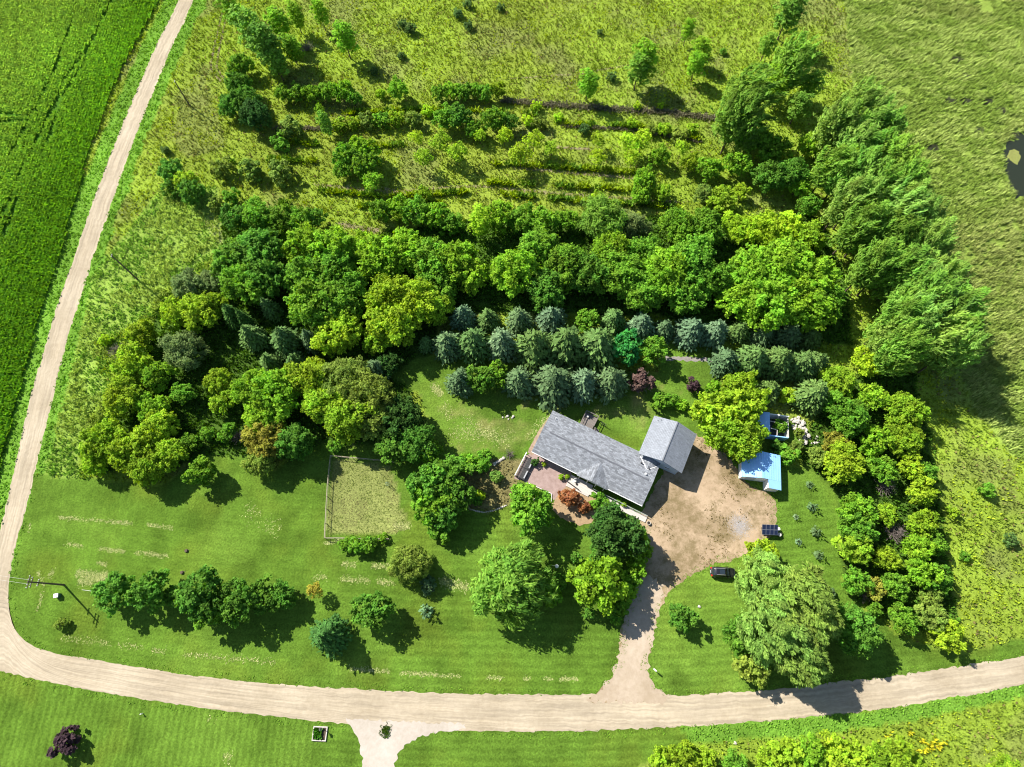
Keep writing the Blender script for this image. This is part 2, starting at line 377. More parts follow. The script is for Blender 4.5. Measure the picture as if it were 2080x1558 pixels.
def ground_col(X, Y):
    z = zone_of(X, Y)
    c = np.zeros(X.shape + (3,))
    for k, v in BASE.items(): c[z == k] = v
    n1 = fbm(X, Y, 22, 3)[..., None]; n2 = fbm(X, Y, 6, 9)[..., None]; n3 = fbm(X, Y, 40, 13)[..., None]
    c = c * (.72 + .56 * n2) * (.8 + .4 * n1)
    yel = np.clip((n3 - .5) * 4, 0, 1); bro = np.clip((fbm(X, Y, 12, 211, 5)[..., None] - .52) * 6, 0, 1); bro = np.maximum(bro, inside(poly([(370, 210), (440, 220), (460, 300), (380, 320), (345, 280)]), X, Y)[..., None] * .8)
    mead = (z == 0)[..., None]
    c = np.where(mead, c * (1 - yel * .3) + np.array((.19, .19, .04)) * yel * .3, c); c = np.where(mead, c * (1 - bro * .55) + np.array((.16, .17, .065)) * bro * .55, c)
    lawn = (z == 1)[..., None]
    dry = np.clip((fbm(X, Y, 9, 31)[..., None] - .52) * 5, 0, 1)
    c = np.where(lawn, c * (1 - dry * .3) + np.array((.14, .17, .02)) * dry * .3, c)
    clo = np.clip((fbm(X, Y, 14, 131, 5)[..., None] - .5) * 5, 0, 1); drk = np.clip((fbm(X, Y, 5, 171, 4)[..., None] - .54) * 6, 0, 1)
    c = np.where(lawn, (c * (1 - clo * .4) + np.array((.15, .255, .035)) * clo * .4) * (1 - drk * .22), c)
    back = lawn & (inside(poly([(830, 780), (1400, 780), (1330, 880), (1180, 840), (1090, 850), (1060, 920), (930, 920)]), X, Y)[..., None])
    d2 = np.clip((fbm(X, Y, 3, 77)[..., None] - .5) * 4, 0, 1)
    c = np.where(back, c * (1 - d2 * .55) + np.array((.24, .21, .08)) * d2 * .55, c)
    hh_ = np.full(X.shape, 9.)
    for hx, hy in ((1960, 155), (1945, 120), (2005, 205), (2030, 225), (1930, 205), (1962, 205), (1985, 265), (2060, 275), (1895, 300), (1890, 455)):
        q = at(hx, hy); hh_ = np.minimum(hh_, np.hypot(X - q.x, (Y - q.y) * 1.4))
    c[hh_ < 1.9] = (.035, .040, .022)
    return np.clip(c, .004, .6), z
gcol, gz = ground_col(GX, GY)
# mowing phase: distance to the road for the front lawn, plain x / y further off
dR = dist_line(rR, GX, GY); dB = dist_line(rB, GX, GY)
mowp = np.zeros(GX.shape); moww = np.zeros(GX.shape)
n_l = inside(LAWN_N, GX, GY); s_l = inside(LAWN_S, GX, GY)
mowp[n_l] = dR[n_l] * 4.2; moww[n_l] = np.where(GX[n_l] > -25, .10, .045)
far = n_l & (dR > 34); mowp[far] = (dR[far]) * 4.2; moww[far] = .035
lf = s_l & (GX < -34); mowp[lf] = GX[lf] * 5.2; moww[lf] = .12
rt = s_l & (GX >= -34); mowp[rt] = dB[rt] * 4.8; moww[rt] = .10
def part_mesh(name, mask_cell, z=0.0):
    ny, nx = GX.shape
    idx = np.arange(nx * ny).reshape(ny, nx)
    q = np.stack([idx[:-1, :-1], idx[:-1, 1:], idx[1:, 1:], idx[1:, :-1]], -1)[mask_cell]
    u, inv = np.unique(q.ravel(), return_inverse=True)
    V = np.stack([GX.ravel()[u], GY.ravel()[u], np.full(len(u), z)], -1)
    me = mesh_np(name, V, inv.reshape(-1, 4), gcol.reshape(-1, 3)[u])
    a = me.attributes.new('mow', 'FLOAT_VECTOR', 'POINT')
    mv = np.stack([mowp.ravel()[u], moww.ravel()[u], np.zeros(len(u))], -1).astype(np.float32)
    a.data.foreach_set('vector', mv.ravel())
    return me
cx = GX[:-1, :-1] + ST / 2; cy = GY[:-1, :-1] + ST / 2
cz = zone_of(cx, cy)
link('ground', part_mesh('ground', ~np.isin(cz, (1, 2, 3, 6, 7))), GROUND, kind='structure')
link('lawn', part_mesh('lawn', cz == 1), GROUND, kind='structure')
link('crop_field', part_mesh('crop_field', cz == 2), GROUND, kind='structure')
link('marsh', part_mesh('marsh', cz == 3), GROUND, kind='structure')
link('garden_plot', part_mesh('garden_plot', cz == 6), GROUND, kind='structure')
link('flower_bed', part_mesh('flower_bed', cz == 7), GROUND, kind='structure')
# the land beyond: one ring out to the horizon
E_ = 4000
ring = MB(); a0, a1, b0, b1 = gx[0], gx[-1], gy[0], gy[-1]
ring.quad((-E_, -E_, 0), (E_, -E_, 0), (E_, b0, 0), (-E_, b0, 0)).quad((-E_, b1, 0), (E_, b1, 0), (E_, E_, 0), (-E_, E_, 0))
ring.quad((-E_, b0, 0), (a0, b0, 0), (a0, b1, 0), (-E_, b1, 0)).quad((a1, b0, 0), (E_, b0, 0), (E_, b1, 0), (a1, b1, 0))
ring.build('terrain', mat('far_fields', (.085, .14, .025), .9, .3, .05, spec=.1), kind='structure')

# ---- roads: ribbon meshes with ragged edges, 4 mm and 8 mm above the ground
def ribbon(name, A, B, m, z, n=24, jit=.25, seed=1, ends=None):
    """ribbon between polylines A and B resampled to equal count"""
    def res(P, k):
        d = np.concatenate([[0], np.cumsum(np.hypot(*np.diff(P, axis=0).T))]); t = np.linspace(0, d[-1], k)
        return np.stack([np.interp(t, d, P[:, 0]), np.interp(t, d, P[:, 1])], -1), d[-1]
    L = res(A, 2)[1]; k = int(L / .5)
    a, _ = res(A, k); b, _ = res(B, k)
    rs = np.random.RandomState(seed)
    e1 = (vnoise(np.arange(k) * .6, np.zeros(k), seed) - .5) * jit * 2 + (rs.rand(k) - .5) * jit
    e2 = (vnoise(np.arange(k) * .6, np.zeros(k) + 9, seed) - .5) * jit * 2 + (rs.rand(k) - .5) * jit
    w = b - a; wl = np.hypot(w[:, 0], w[:, 1])[:, None]; wn_ = w / wl
    a = a + wn_ * e1[:, None]; b = b + wn_ * e2[:, None]
    V = []; M = []
    s = np.arange(k) * L / k
    for j in range(n + 1):
        t = j / n; p = a * (1 - t) + b * t
        V.append(np.stack([p[:, 0], p[:, 1], np.full(k, z)], -1))
        M.append(np.stack([t * wl[:, 0], s, np.zeros(k)], -1))
    V = np.concatenate(V); M = np.concatenate(M)
    i = np.arange(k - 1); q = []
    for j in range(n): q.append(np.stack([j * k + i, j * k + i + 1, (j + 1) * k + i + 1, (j + 1) * k + i], -1))
    me = mesh_np(name, V, np.concatenate(q)); at_ = me.attributes.new('mow', 'FLOAT_VECTOR', 'POINT')
    at_.data.foreach_set('vector', M.astype(np.float32).ravel())
    return me
GR1 = gravel_mat('gravel_road', (.315, .260, .180), (.425, .360, .262), rut=.22)
# the road is one sheet: match the inner edge with the outer edges through the bend
def sheet(name, P, m, z, jit=.2, seed=3, kind='structure'):
    """outline with ragged edge filled"""
    d = np.concatenate([P, P[:1]]); out = []
    rs = np.random.RandomState(seed)
    for i in range(len(P)):
        a = d[i]; b = d[i + 1]; L = np.hypot(*(b - a)); k = max(1, int(L / .45)); nrm = np.array([b[1] - a[1], a[0] - b[0]]) / (L + 1e-9)
        for t in range(k):
            p = a + (b - a) * t / k; out.append(p + nrm * (rs.rand() - .5) * jit * 2)
    from mathutils.geometry import delaunay_2d_cdt
    n = len(out); r = delaunay_2d_cdt([Vector(p) for p in out], [], [list(range(n))], 1, 1e-5)
    me = bpy.data.meshes.new(name); me.from_pydata([(p[0], p[1], z) for p in r[0]], [], [list(f) for f in r[2]]); me.update()
    if me.polygons[0].normal.z < 0: me.flip_normals()
    return link(name, me, m, kind=kind)
nR = [p for p in road_R]
iS = next(i for i, p in enumerate(road_R) if p == (17, 1223))
west_R = smooth_line([at(*p)[:2] for p in road_R[:iS + 1]], 2)
west_L = smooth_line([at(*p)[:2] for p in road_L[:18]], 2)
link('gravel_road', ribbon('gravel_road', west_L, west_R, GR1, .004, jit=.22), GR1, kind='structure')
south_T = smooth_line([at(*p)[:2] for p in [(-420, 1320), (-200, 1310), (-90, 1290), (-45, 1240), (-25, 1180), (2, 1150), (25, 1139)] + [tuple(p) for p in road_R[iS - 1:]]], 2)
# southern road: its north edge starts across the bend
nn_ = [(-420, 1320), (-200, 1310), (-90, 1280), (-40, 1215), (-8, 1190), (17, 1190)] + [tuple(p) for p in road_R[iS:]]
link('gravel_road', ribbon('gravel_road', smooth_line([at(*p)[:2] for p in nn_], 2), rB, GR1, .008, n=40, jit=.22, seed=5), GR1, kind='structure')
GR2 = gravel_mat('driveway_gravel', (.31, .225, .142), (.43, .325, .215), weeds=.85, weedcol=(.15, .115, .05))
GR3 = gravel_mat('lane_gravel', (.37, .32, .26), (.48, .43, .37), weeds=.1)
sheet('driveway', smooth_line(list(DRIVE), 1), GR2, .012, .35, 8)
sheet('driveway_entrance', smooth_line(list(poly([(1185, 1425), (1216, 1402), (1238, 1381), (1250, 1355), (1258, 1320), (1262, 1290), (1273, 1245), (1292, 1204), (1310, 1170), (1340, 1178), (1350, 1200), (1340, 1240), (1328, 1285), (1320, 1330), (1316, 1362), (1322, 1392), (1355, 1415), (1355, 1430)])), 1), gravel_mat('entrance_gravel', (.345, .275, .20), (.45, .37, .28), weeds=.35, weedcol=(.24, .18, .10)), .014, .5, 18)
sheet('farm_lane', smooth_line(list(LANE), 1), GR3, .016, .25, 9)
WATER = mat('dark_water', (.02, .026, .015), .35, spec=.2)
sheet('pond', smooth_line(list(POND), 2), WATER, .01, 1.3, 11)
sheet('algae_mat', smooth_line(list(poly([(2050, 306), (2066, 302), (2074, 318), (2068, 336), (2056, 330), (2046, 318)])), 2), mat('algae', (.19, .21, .05), .8, .2, 2), .014, .2, 12, 'stuff')
TRK = mat('farm_track_grass', (.17, .20, .05), .9, .25, 1.5)
sheet('farm_track', poly([(1340, 724), (1400, 725), (1455, 728), (1455, 736), (1400, 733), (1340, 731)]), mat('track_gravel', (.22, .2, .18), .9, .3, 1.5), .006, .25, 14)

# ------------------------------------------------------------------ tufts (vectorised)
def tufts(name, X, Y, col, h, w, nb=4, lean=(0, 0), seed=0, label=None, spread=.5, z0=0.0):
    rs = np.random.RandomState(seed); n = len(X)
    X = np.repeat(X, nb); Y = np.repeat(Y, nb); hh = np.repeat(h, nb) * (.65 + .5 * rs.rand(n * nb)); ww = np.repeat(w, nb)
    cc = np.repeat(col, nb, axis=0) * (.75 + .5 * rs.rand(n * nb))[:, None]
    a = rs.rand(n * nb) * 2 * np.pi
    bx = X + np.cos(a) * ww * .35; by = Y + np.sin(a) * ww * .35
    ox = np.cos(a) * hh * spread + lean[0] * hh; oy = np.sin(a) * hh * spread + lean[1] * hh
    px = -np.sin(a + (rs.rand(n * nb) - .5)) * ww * .5; py = np.cos(a + (rs.rand(n * nb) - .5)) * ww * .5
    N = n * nb; V = np.zeros((N, 4, 3), np.float32)
    V[:, 0] = np.stack([bx, by, np.full(N, z0)], -1)
    V[:, 1] = np.stack([bx + ox * .45 + px, by + oy * .45 + py, z0 + hh * .62], -1)
    V[:, 2] = np.stack([bx + ox, by + oy, z0 + hh * .95], -1)
    V[:, 3] = np.stack([bx + ox * .45 - px, by + oy * .45 - py, z0 + hh * .62], -1)
    f = np.arange(N * 4).reshape(N, 4)
    me = mesh_np(name, V.reshape(-1, 3), f, np.repeat(cc, 4, axis=0))
    return link(name, me, BLADE, kind='stuff')
HOUSES = [poly([(1060, 900), (1110, 820), (1360, 940), (1310, 1060)]), poly([(1290, 925), (1320, 835), (1420, 880), (1385, 970)]), poly([(1505, 915), (1590, 915), (1590, 990), (1505, 990)]), poly([(1530, 835), (1610, 840), (1605, 890), (1530, 885)]), poly([(1045, 930), (1160, 975), (1130, 1015), (1040, 975)])]
def clear(X, Y):
    m = ~near_road(X, Y) & ~inside(POND, X, Y)
    for h in HOUSES: m &= ~inside(h, X, Y)
    return m
rng = np.random.RandomState(5)
def scatter(dens, x0=X0, x1=X1, y0=Y0, y1=Y1):
    n = int((x1 - x0) * (y1 - y0) * dens)
    return x0 + rng.rand(n) * (x1 - x0), y0 + rng.rand(n) * (y1 - y0)
def in_view(X, Y, m=13):
    yc = Y * C_ - H * S_; zc = Y * S_ + H * C_
    u = X / zc * 1200 + 1040; v = 779 - yc / zc * 1200
    return (u > -m * 10) & (u < 2080 + m * 10) & (v > -m * 8) & (v < 1558 + m * 10)
# meadow
X, Y = scatter(3.1); k = in_view(X, Y); X = X[k]; Y = Y[k]
Z = zone_of(X, Y); cl = clear(X, Y)
den = fbm(X, Y, 5, 41)
k = (Z == 0) & cl & (rng.rand(len(X)) < .6 + .9 * den)
x, y = X[k], Y[k]; c, _ = ground_col(x, y); n = len(x)
c = c * (1.0 + .25 * (rng.rand(n, 1) - .5)); lime = (fbm(x, y, 4, 91) > .56) & (rng.rand(n) < .5)
c[lime] = np.array((.33, .43, .03)) * (.8 + .4 * rng.rand(lime.sum(), 1))
old = rng.rand(n) < .08; c[old] = (.24, .20, .08)
hh = .30 + .5 * rng.rand(n) * (.5 + den[k]); tufts('meadow_grass', x, y, c, hh * .8, .17 + .12 * rng.rand(n), 4, (.05, .1), 21, spread=.42)
# marsh
hole = np.ones(len(X)) * 9
for hx, hy in ((1960, 155), (1945, 120), (2005, 205), (2030, 225), (1930, 205), (1962, 205), (1985, 265), (2060, 275), (1895, 300), (1890, 455)):
    q = at(hx, hy); hole = np.minimum(hole, np.hypot(X - q.x, (Y - q.y) * 1.4) * (.6 + .8 * fbm(X, Y, 1.5, 7)))
k = (Z == 3) & cl & (fbm(X, Y, 4.5, 71, 5) > .30) & (hole > 1.5)
x, y = X[k], Y[k]; x = np.concatenate([x, x + .4]); y = np.concatenate([y, y + .35]); n = len(x); c, _ = ground_col(x, y)
s = fbm(x * .5, y + x * .3, 3, 101)[:, None]
mb = np.clip((fbm(x, y, 28, 301, 4)[:, None] - .46) * 5, 0, 1) * .45
c = (np.where(s > .5, np.array((.315, .405, .10)), np.array((.21, .305, .055))) * (1 - mb) + np.array((.24, .25, .085)) * mb) * (.75 + .5 * rng.rand(n, 1))
tufts('marsh_reeds', x, y, c, .45 + .6 * rng.rand(n) * (.4 + s[:, 0]), .15 + .1 * rng.rand(n), 4, (.7, .35), 22, spread=.45)
# rough growth by the roads, undergrowth of the woods
k = ((Z == 5) | (Z == 4) | (Z == 7)) & cl
x, y = X[k], Y[k]; n = len(x); c, zz = ground_col(x, y)
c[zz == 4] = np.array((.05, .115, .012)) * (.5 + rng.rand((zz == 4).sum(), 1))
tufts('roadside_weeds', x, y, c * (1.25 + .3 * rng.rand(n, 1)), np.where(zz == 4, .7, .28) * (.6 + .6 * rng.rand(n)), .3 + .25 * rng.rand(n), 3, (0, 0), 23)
# thick weeds west of the woods (taller lumps)
WEST = poly([(190, 560), (330, 380), (440, 380), (450, 560), (330, 620), (270, 740), (200, 860), (190, 975), (92, 966), (110, 890), (160, 700)])
x, y = scatter(4.5, -130, -50, 0, 130); k = inside(WEST, x, y) & clear(x, y) & (fbm(x, y, 2.2, 121) > .30); x = x[k]; y = y[k]; n = len(x)
s = fbm(x, y, 7, 131)[:, None]
c = np.where(s > .5, np.array((.35, .47, .10)), np.array((.21, .38, .06))) * (.7 + .6 * rng.rand(n, 1))
tufts('tall_weeds', x, y, c, .35 + .55 * rng.rand(n) * s[:, 0] * 1.8, .22 + .2 * rng.rand(n), 3, (.1, 0), 24)
# lawn edges, and short grass on the plot
x, y = scatter(2.4); k = in_view(x, y); x = x[k]; y = y[k]
dd = np.minimum(dist_line(rR, x, y), dist_line(rB, x, y)); d3 = dist_line(np.concatenate([DRIVE, DRIVE[:1]]), x, y)
k = ((dd < 1.1) | (d3 < .8)) & ~inside(ROADP, x, y) & clear(x, y); x = x[k]; y = y[k]; n = len(x)
tufts('verge_grass', x, y, np.array((.15, .29, .03)) * (.8 + .4 * rng.rand(n, 1)), .06 + .08 * rng.rand(n), .2 + .1 * rng.rand(n), 4, (0, 0), 25, spread=1.2)
x, y = scatter(9, -40, -15, 10, 40); k = inside(PLOT, x, y); x = x[k]; y = y[k]; n = len(x)
c = np.where(fbm(x, y, 4, 17)[:, None] > .52, np.array((.34, .32, .15)), np.array((.21, .29, .06))) * (.8 + .5 * rng.rand(n, 1))
tufts('plot_grass', x, y, c, .06 + .08 * rng.rand(n), .14 + .08 * rng.rand(n), 3, (0, 0), 26)
# crop rows running north-south, with sprayer tracks pressed through them
rows = np.arange(-178, -84, .76); px_, py_ = [], []
for r in rows:
    yy = np.arange(-60, 212, .36); yy = yy + rng.rand(len(yy)) * .14
    px_.append(np.full(len(yy), r) + (rng.rand(len(yy)) - .5) * .12 + .8 * np.sin(yy * .02)); py_.append(yy)
x = np.concatenate(px_); y = np.concatenate(py_); k = in_view(x, y) & inside(CROP, x, y); x = x[k]; y = y[k]
TRACKS = [[(235, -10), (190, 80), (130, 170), (95, 250), (60, 320)], [(205, 50), (165, 140), (125, 200), (100, 290)], [(150, 40), (115, 140), (80, 210), (20, 320)], [(0, 232), (60, 236)], [(0, 250), (60, 246)], [(-10, 470), (30, 390), (50, 330)], [(10, 480), (40, 400)]]
dt = np.full(len(x), 1e9)
for t in TRACKS: dt = np.minimum(dt, dist_line(poly(t), x, y))
k = dt > (.2 + .6 * fbm(x, y, 6, 5)); x = x[k]; y = y[k]; n = len(x)
s = fbm(x, y, 30, 141)[:, None]
big = np.clip((x[:, None] + 112 + (y[:, None] - 130) * -.12) / -28, 0, 1)
c = (np.array((.175, .37, .040)) * (1 - big) + np.array((.32, .50, .085)) * big) * (.7 + .6 * s) * (.75 + .5 * rng.rand(n, 1))
tufts('crop_plants', x, y, c, .75 + .35 * rng.rand(n), .5 + .15 * rng.rand(n), 4, (0, 0), 27, spread=.42)
# dry clippings left in lines by the mower
STR = [([(110, 1050), (180, 1056), (300, 1066), (350, 1072)], .5, 260), ([(120, 1102), (230, 1118), (300, 1124), (340, 1130)], .5, 260), ([(115, 1120), (220, 1148)], .4, 160), ([(100, 1165), (130, 1160), (215, 1172)], .9, 330), ([(215, 1168), (180, 1182), (160, 1180)], 1., 200), ([(60, 1060), (55, 1120), (90, 1190), (75, 1240)], .5, 120),
       ([(120, 1295), (250, 1310), (380, 1330), (560, 1345)], .7, 260), ([(690, 1357), (900, 1372), (1060, 1378), (1200, 1380)], .45, 620), ([(640, 1142), (700, 1146), (790, 1150)], .7, 240), ([(640, 1172), (700, 1176), (800, 1184)], .8, 260), ([(880, 1178), (920, 1186), (950, 1192)], 1.0, 260),
       ([(878, 784), (896, 800)], 1.1, 160), ([(900, 830), (960, 860), (1040, 905)], 2.2, 330), ([(1160, 810), (1100, 860), (1075, 890)], 1.5, 200), ([(920, 880), (1040, 880)], 2.0, 260), ([(1240, 860), (1290, 850)], 2, 90), ([(800, 1066), (830, 1070)], .8, 150), ([(425, 1460), (440, 1470)], .8, 40), ([(455, 1535), (490, 1550)], .9, 90), ([(500, 1035), (560, 1080)], 2.5, 80),
       ([(650, 1105), (700, 1098)], .5, 60), ([(420, 440), (450, 490)], 2.0, 500), ([(1700, 20), (1740, 150), (1680, 140)], 2.0, 300), ([(980, 1130), (1000, 1160), (1010, 1200)], 1.5, 50), ([(700, 880), (720, 900)], 1.5, 60)]
px_, py_ = [], []
for ln, wd, cnt in STR:
    P = poly(ln); d = np.concatenate([[0], np.cumsum(np.hypot(*np.diff(P, axis=0).T))]); cnt = int(cnt * 2.3); t = rng.rand(cnt) * d[-1] + 0; t = t[fbm(t, t * 0 + len(px_) * 7., 3.5, 19, 2) > .42]; cnt = len(t)
    px_.append(np.interp(t, d, P[:, 0]) + rng.randn(cnt) * wd * .33); py_.append(np.interp(t, d, P[:, 1]) + rng.randn(cnt) * wd * .45)
x = np.concatenate(px_); y = np.concatenate(py_); n = len(x)
mixc = rng.rand(n, 1) ** 1.2
tufts('dry_grass_clippings', x, y, (np.array((.56, .56, .26)) * (1 - mixc) + np.array((.20, .29, .05)) * mixc) * (.8 + .4 * rng.rand(n, 1)), .04 + .04 * rng.rand(n), .08 + .08 * rng.rand(n), 3, (.8, -.1), 28, spread=2.2)
d_ = dist_line(np.concatenate([DRIVE, DRIVE[:1]]), *(lambda q: (q[0], q[1]))(_q := scatter(9, 18, 64, -18, 46)))
k = (d_ < 1.6 * fbm(_q[0], _q[1], 4, 66) + .35) & inside(DRIVE, *_q) & (_q[1] > -8) & (rng.rand(len(d_)) < .5)
for h_ in HOUSES: k &= ~inside(h_, *_q)
x, y = _q[0][k], _q[1][k]; n = len(x)
tufts('driveway_edge_grass', x, y, np.array((.15, .24, .03)) * (.7 + .6 * rng.rand(n, 1)), .04 + .06 * rng.rand(n), .14 + .1 * rng.rand(n), 3, (0, 0), 44, spread=1.5)
# weeds standing in the drive, and yellow goldenrod in the meadow
x, y = scatter(3, 20, 60, -16, 45); k = inside(PARK, x, y) & (fbm(x, y, 5, 61) > .55); x = x[k]; y = y[k]; n = len(x)
tufts('driveway_weeds', x, y, np.array((.15, .12, .04)) * (.6 + .8 * rng.rand(n, 1)), .06 + .08 * rng.rand(n), .18 + .12 * rng.rand(n), 3, (0, 0), 29, spread=1.2)
c_ = at(1502, 1068); n = 2400; x = c_.x + rng.randn(n) * 1.0; y = c_.y + rng.randn(n) * 1.15
tufts('ash_patch', x, y, np.array((.44, .42, .41)) * (.8 + .3 * rng.rand(n, 1)), .01 + .015 * rng.rand(n), .06 + .08 * rng.rand(n), 3, (0, 0), 33, spread=2.5, z0=.012)
# bare strips and dead growth between the planted meadow rows
for nm_, col_, hh_, L_ in (('dead_brush', (.21, .20, .12), .7, [([(1020, 205), (1110, 213), (1240, 222), (1350, 228), (1470, 245)], 1.2, 1500), ([(1140, 257), (1290, 265), (1420, 290)], .6, 400), ([(560, 262), (680, 262)], .8, 250)]),
                          ('bare_strip_straw', (.38, .33, .19), .1, [([(1040, 341), (1130, 349), (1290, 362)], .5, 500), ([(640, 375), (790, 390), (960, 378), (1120, 392), (1385, 412)], .55, 900), ([(690, 455), (770, 470)], .9, 300), ([(1130, 300), (1200, 303)], .35, 160), ([(775, 387), (830, 392)], 1.2, 200), ([(452, 20), (432, 110), (428, 140), (450, 168)], .22, 260), ([(462, 22), (443, 112), (440, 138), (462, 170)], .22, 260), ([(1040, 160), (1180, 150), (1290, 130)], .3, 200)])):
    ax, ay = [], []
    for ln, wd, cnt in L_:
        P = poly(ln); d = np.concatenate([[0], np.cumsum(np.hypot(*np.diff(P, axis=0).T))]); t = rng.rand(cnt) * d[-1]
        ax.append(np.interp(t, d, P[:, 0]) + rng.randn(cnt) * wd * .45); ay.append(np.interp(t, d, P[:, 1]) + rng.randn(cnt) * wd * .45)
    ax = np.concatenate(ax); ay = np.concatenate(ay); n = len(ax)
    tufts(nm_, ax, ay, np.array(col_) * (.7 + .6 * rng.rand(n, 1)), hh_ * (.6 + .5 * rng.rand(n)), .2 + .2 * rng.rand(n), 4, (0, 0), 34, spread=.5 if hh_ > .5 else 1.8)
ax, ay = [], []
for ln in ([(560, 288), (700, 300), (830, 296)], [(650, 388), (790, 402), (960, 392), (1120, 405), (1385, 424)], [(980, 333), (1130, 340), (1300, 353)], [(1130, 253), (1290, 258), (1420, 283)], [(700, 232), (900, 222), (1110, 236)], [(470, 330), (560, 326), (650, 330)], [(990, 372), (1120, 378), (1290, 388)], [(560, 415), (720, 420), (900, 414)]):
    P = poly(ln); d = np.concatenate([[0], np.cumsum(np.hypot(*np.diff(P, axis=0).T))]); n = int(d[-1] * 7); t = rng.rand(n) * d[-1]; t = t[fbm(t, t * 0 + len(ax) * 5., 6, 29, 2) > .4]
    ax.append(np.interp(t, d, P[:, 0]) + rng.randn(len(t)) * .35); ay.append(np.interp(t, d, P[:, 1]) + rng.randn(len(t)) * .35)
ax = np.concatenate(ax); ay = np.concatenate(ay); n = len(ax); v_ = fbm(ax, ay, 5, 23)[:, None]
tufts('row_growth', ax, ay, np.where(v_ > .5, np.array((.28, .40, .03)), np.array((.13, .26, .03))) * (.7 + .6 * rng.rand(n, 1)), .7 + .9 * rng.rand(n), .3 + .2 * rng.rand(n), 5, (0, 0), 35, spread=.45)
GOLD = poly([(1790, 1490), (1850, 1462), (1935, 1470), (1930, 1500), (1890, 1530), (1810, 1520)])
x, y = scatter(3, 60, 110, -30, 0); k = inside(GOLD, x, y) & (fbm(x, y, 2, 8) > .5); x = x[k]; y = y[k]; n = len(x)
tufts('goldenrod', x, y, np.array((.55, .52, .03)) * (.8 + .4 * rng.rand(n, 1)), .7 + .3 * rng.rand(n), .22 + .1 * rng.rand(n), 3, (0, 0), 30)

# ------------------------------------------------------------------ trees
def unit(v): return v / (np.linalg.norm(v, axis=-1, keepdims=True) + 1e-9)
def kites(c, nrm, tan, Ln, Wd, tint, rs, fold=.12):
    n = len(c); nrm = unit(nrm); t = unit(tan - nrm * (tan * nrm).sum(-1, keepdims=True)); b = np.cross(nrm, t)
    L = Ln[:, None]; W = Wd[:, None]
    V = np.stack([c - t * L * .5, c - t * L * .06 + b * W * .5 - nrm * W * fold, c + t * L * .5 - nrm * L * .12, c - t * L * .06 - b * W * .5 - nrm * W * fold], 1)
    return V.reshape(-1, 3), np.repeat(tint, 4, axis=0)
def crown_broad(seed, R, Rz, zc, npuff, nleaf, ls, narrow=.7, wind=None, pr=(.2, .32), droop=0, low=-.35, plume=0.0):
    rs = np.random.RandomState(seed); Vs, Ts = [], []
    lob = rs.rand(4) * 6.28
    pc = []
    for i in range(npuff):
        z = low + (1 - low) * ((i + .5) / npuff); a = i * 2.39996 + rs.rand() * .8; q = math.sqrt(max(0, 1 - z * z))
        rr = .80 * (1 + .12 * math.sin(2 * a + lob[0]) + .12 * math.sin(3 * a + lob[1]) + .08 * math.sin(5 * a + lob[2])) * (.74 + .36 * rs.rand())
        pc.append((q * math.cos(a) * rr * R, q * math.sin(a) * rr * R, z * rr * Rz))
    pc = np.array(pc); prd = R * (pr[0] + (pr[1] - pr[0]) * rs.rand(npuff))
    w = prd ** 2; cnt = (nleaf * w / w.sum()).astype(int)
    for i in range(npuff):
        n = cnt[i]; sub = unit(rs.randn(11, 3)); si = rs.randint(0, 11, n); sf = (.62 + .68 * rs.rand(11))[si]; d = unit(sub[si] + rs.randn(n, 3) * .25); out = unit(pc[i] + np.array((0, 0, .5 * Rz)))
        s = (d * out).sum(-1); d = np.where((s < -.25)[:, None], d - 2 * s[:, None] * out, d)
        rad = prd[i] * (sf * (.8 + .4 * rs.rand(n)))[:, None]
        c = pc[i] + d * rad * np.array((1, 1, .82)); c[:, 2] -= droop * rs.rand(n)
        if plume:
            pt = (np.arange(n) % 7 / 7. + rs.rand(n) / 7.) ** .8; pd = unit(np.array(wind) + unit(pc[i]) * .45 + rs.randn(3) * .22) if wind is not None else unit(unit(pc[i]) * 1.1 + np.array((0, 0, .35)) + unit(rs.randn(11, 3))[si] * .75)
            c = pc[i] + (c - pc[i]) * (1.0 - (.72 if wind is not None else .45) * pt)[:, None] + pd * (pt * plume * (.7 + .6 * sf))[:, None]
        nr = d * .5 + np.array((-.12, .1, .75)) + rs.randn(n, 3) * .5
        if wind is None: tn = rs.randn(n, 3) + d * .6
        else: tn = np.array(wind) * 1.2 + d * .8 + rs.randn(n, 3) * .35
        l = ls * (.7 + .6 * rs.rand(n))
        pv = rs.rand(); ph = rs.rand()
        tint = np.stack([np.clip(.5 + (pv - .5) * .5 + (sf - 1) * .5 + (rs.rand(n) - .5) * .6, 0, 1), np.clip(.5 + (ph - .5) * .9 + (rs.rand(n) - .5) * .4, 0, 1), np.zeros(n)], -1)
        v, t = kites(c, nr, tn, l, l * narrow, tint, rs); Vs.append(v); Ts.append(t)
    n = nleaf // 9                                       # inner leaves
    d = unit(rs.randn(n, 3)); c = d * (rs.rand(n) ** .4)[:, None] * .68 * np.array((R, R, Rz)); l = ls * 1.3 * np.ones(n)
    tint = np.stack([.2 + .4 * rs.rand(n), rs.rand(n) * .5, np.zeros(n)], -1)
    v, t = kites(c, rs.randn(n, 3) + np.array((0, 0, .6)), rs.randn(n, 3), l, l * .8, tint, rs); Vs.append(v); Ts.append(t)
    V = np.concatenate(Vs); V[:, 2] += zc; T = np.concatenate(Ts); V[:, 2] = np.maximum(V[:, 2], .04)
    return mesh_np('crown', V, np.arange(len(V)).reshape(-1, 4), T), pc + np.array((0, 0, zc))
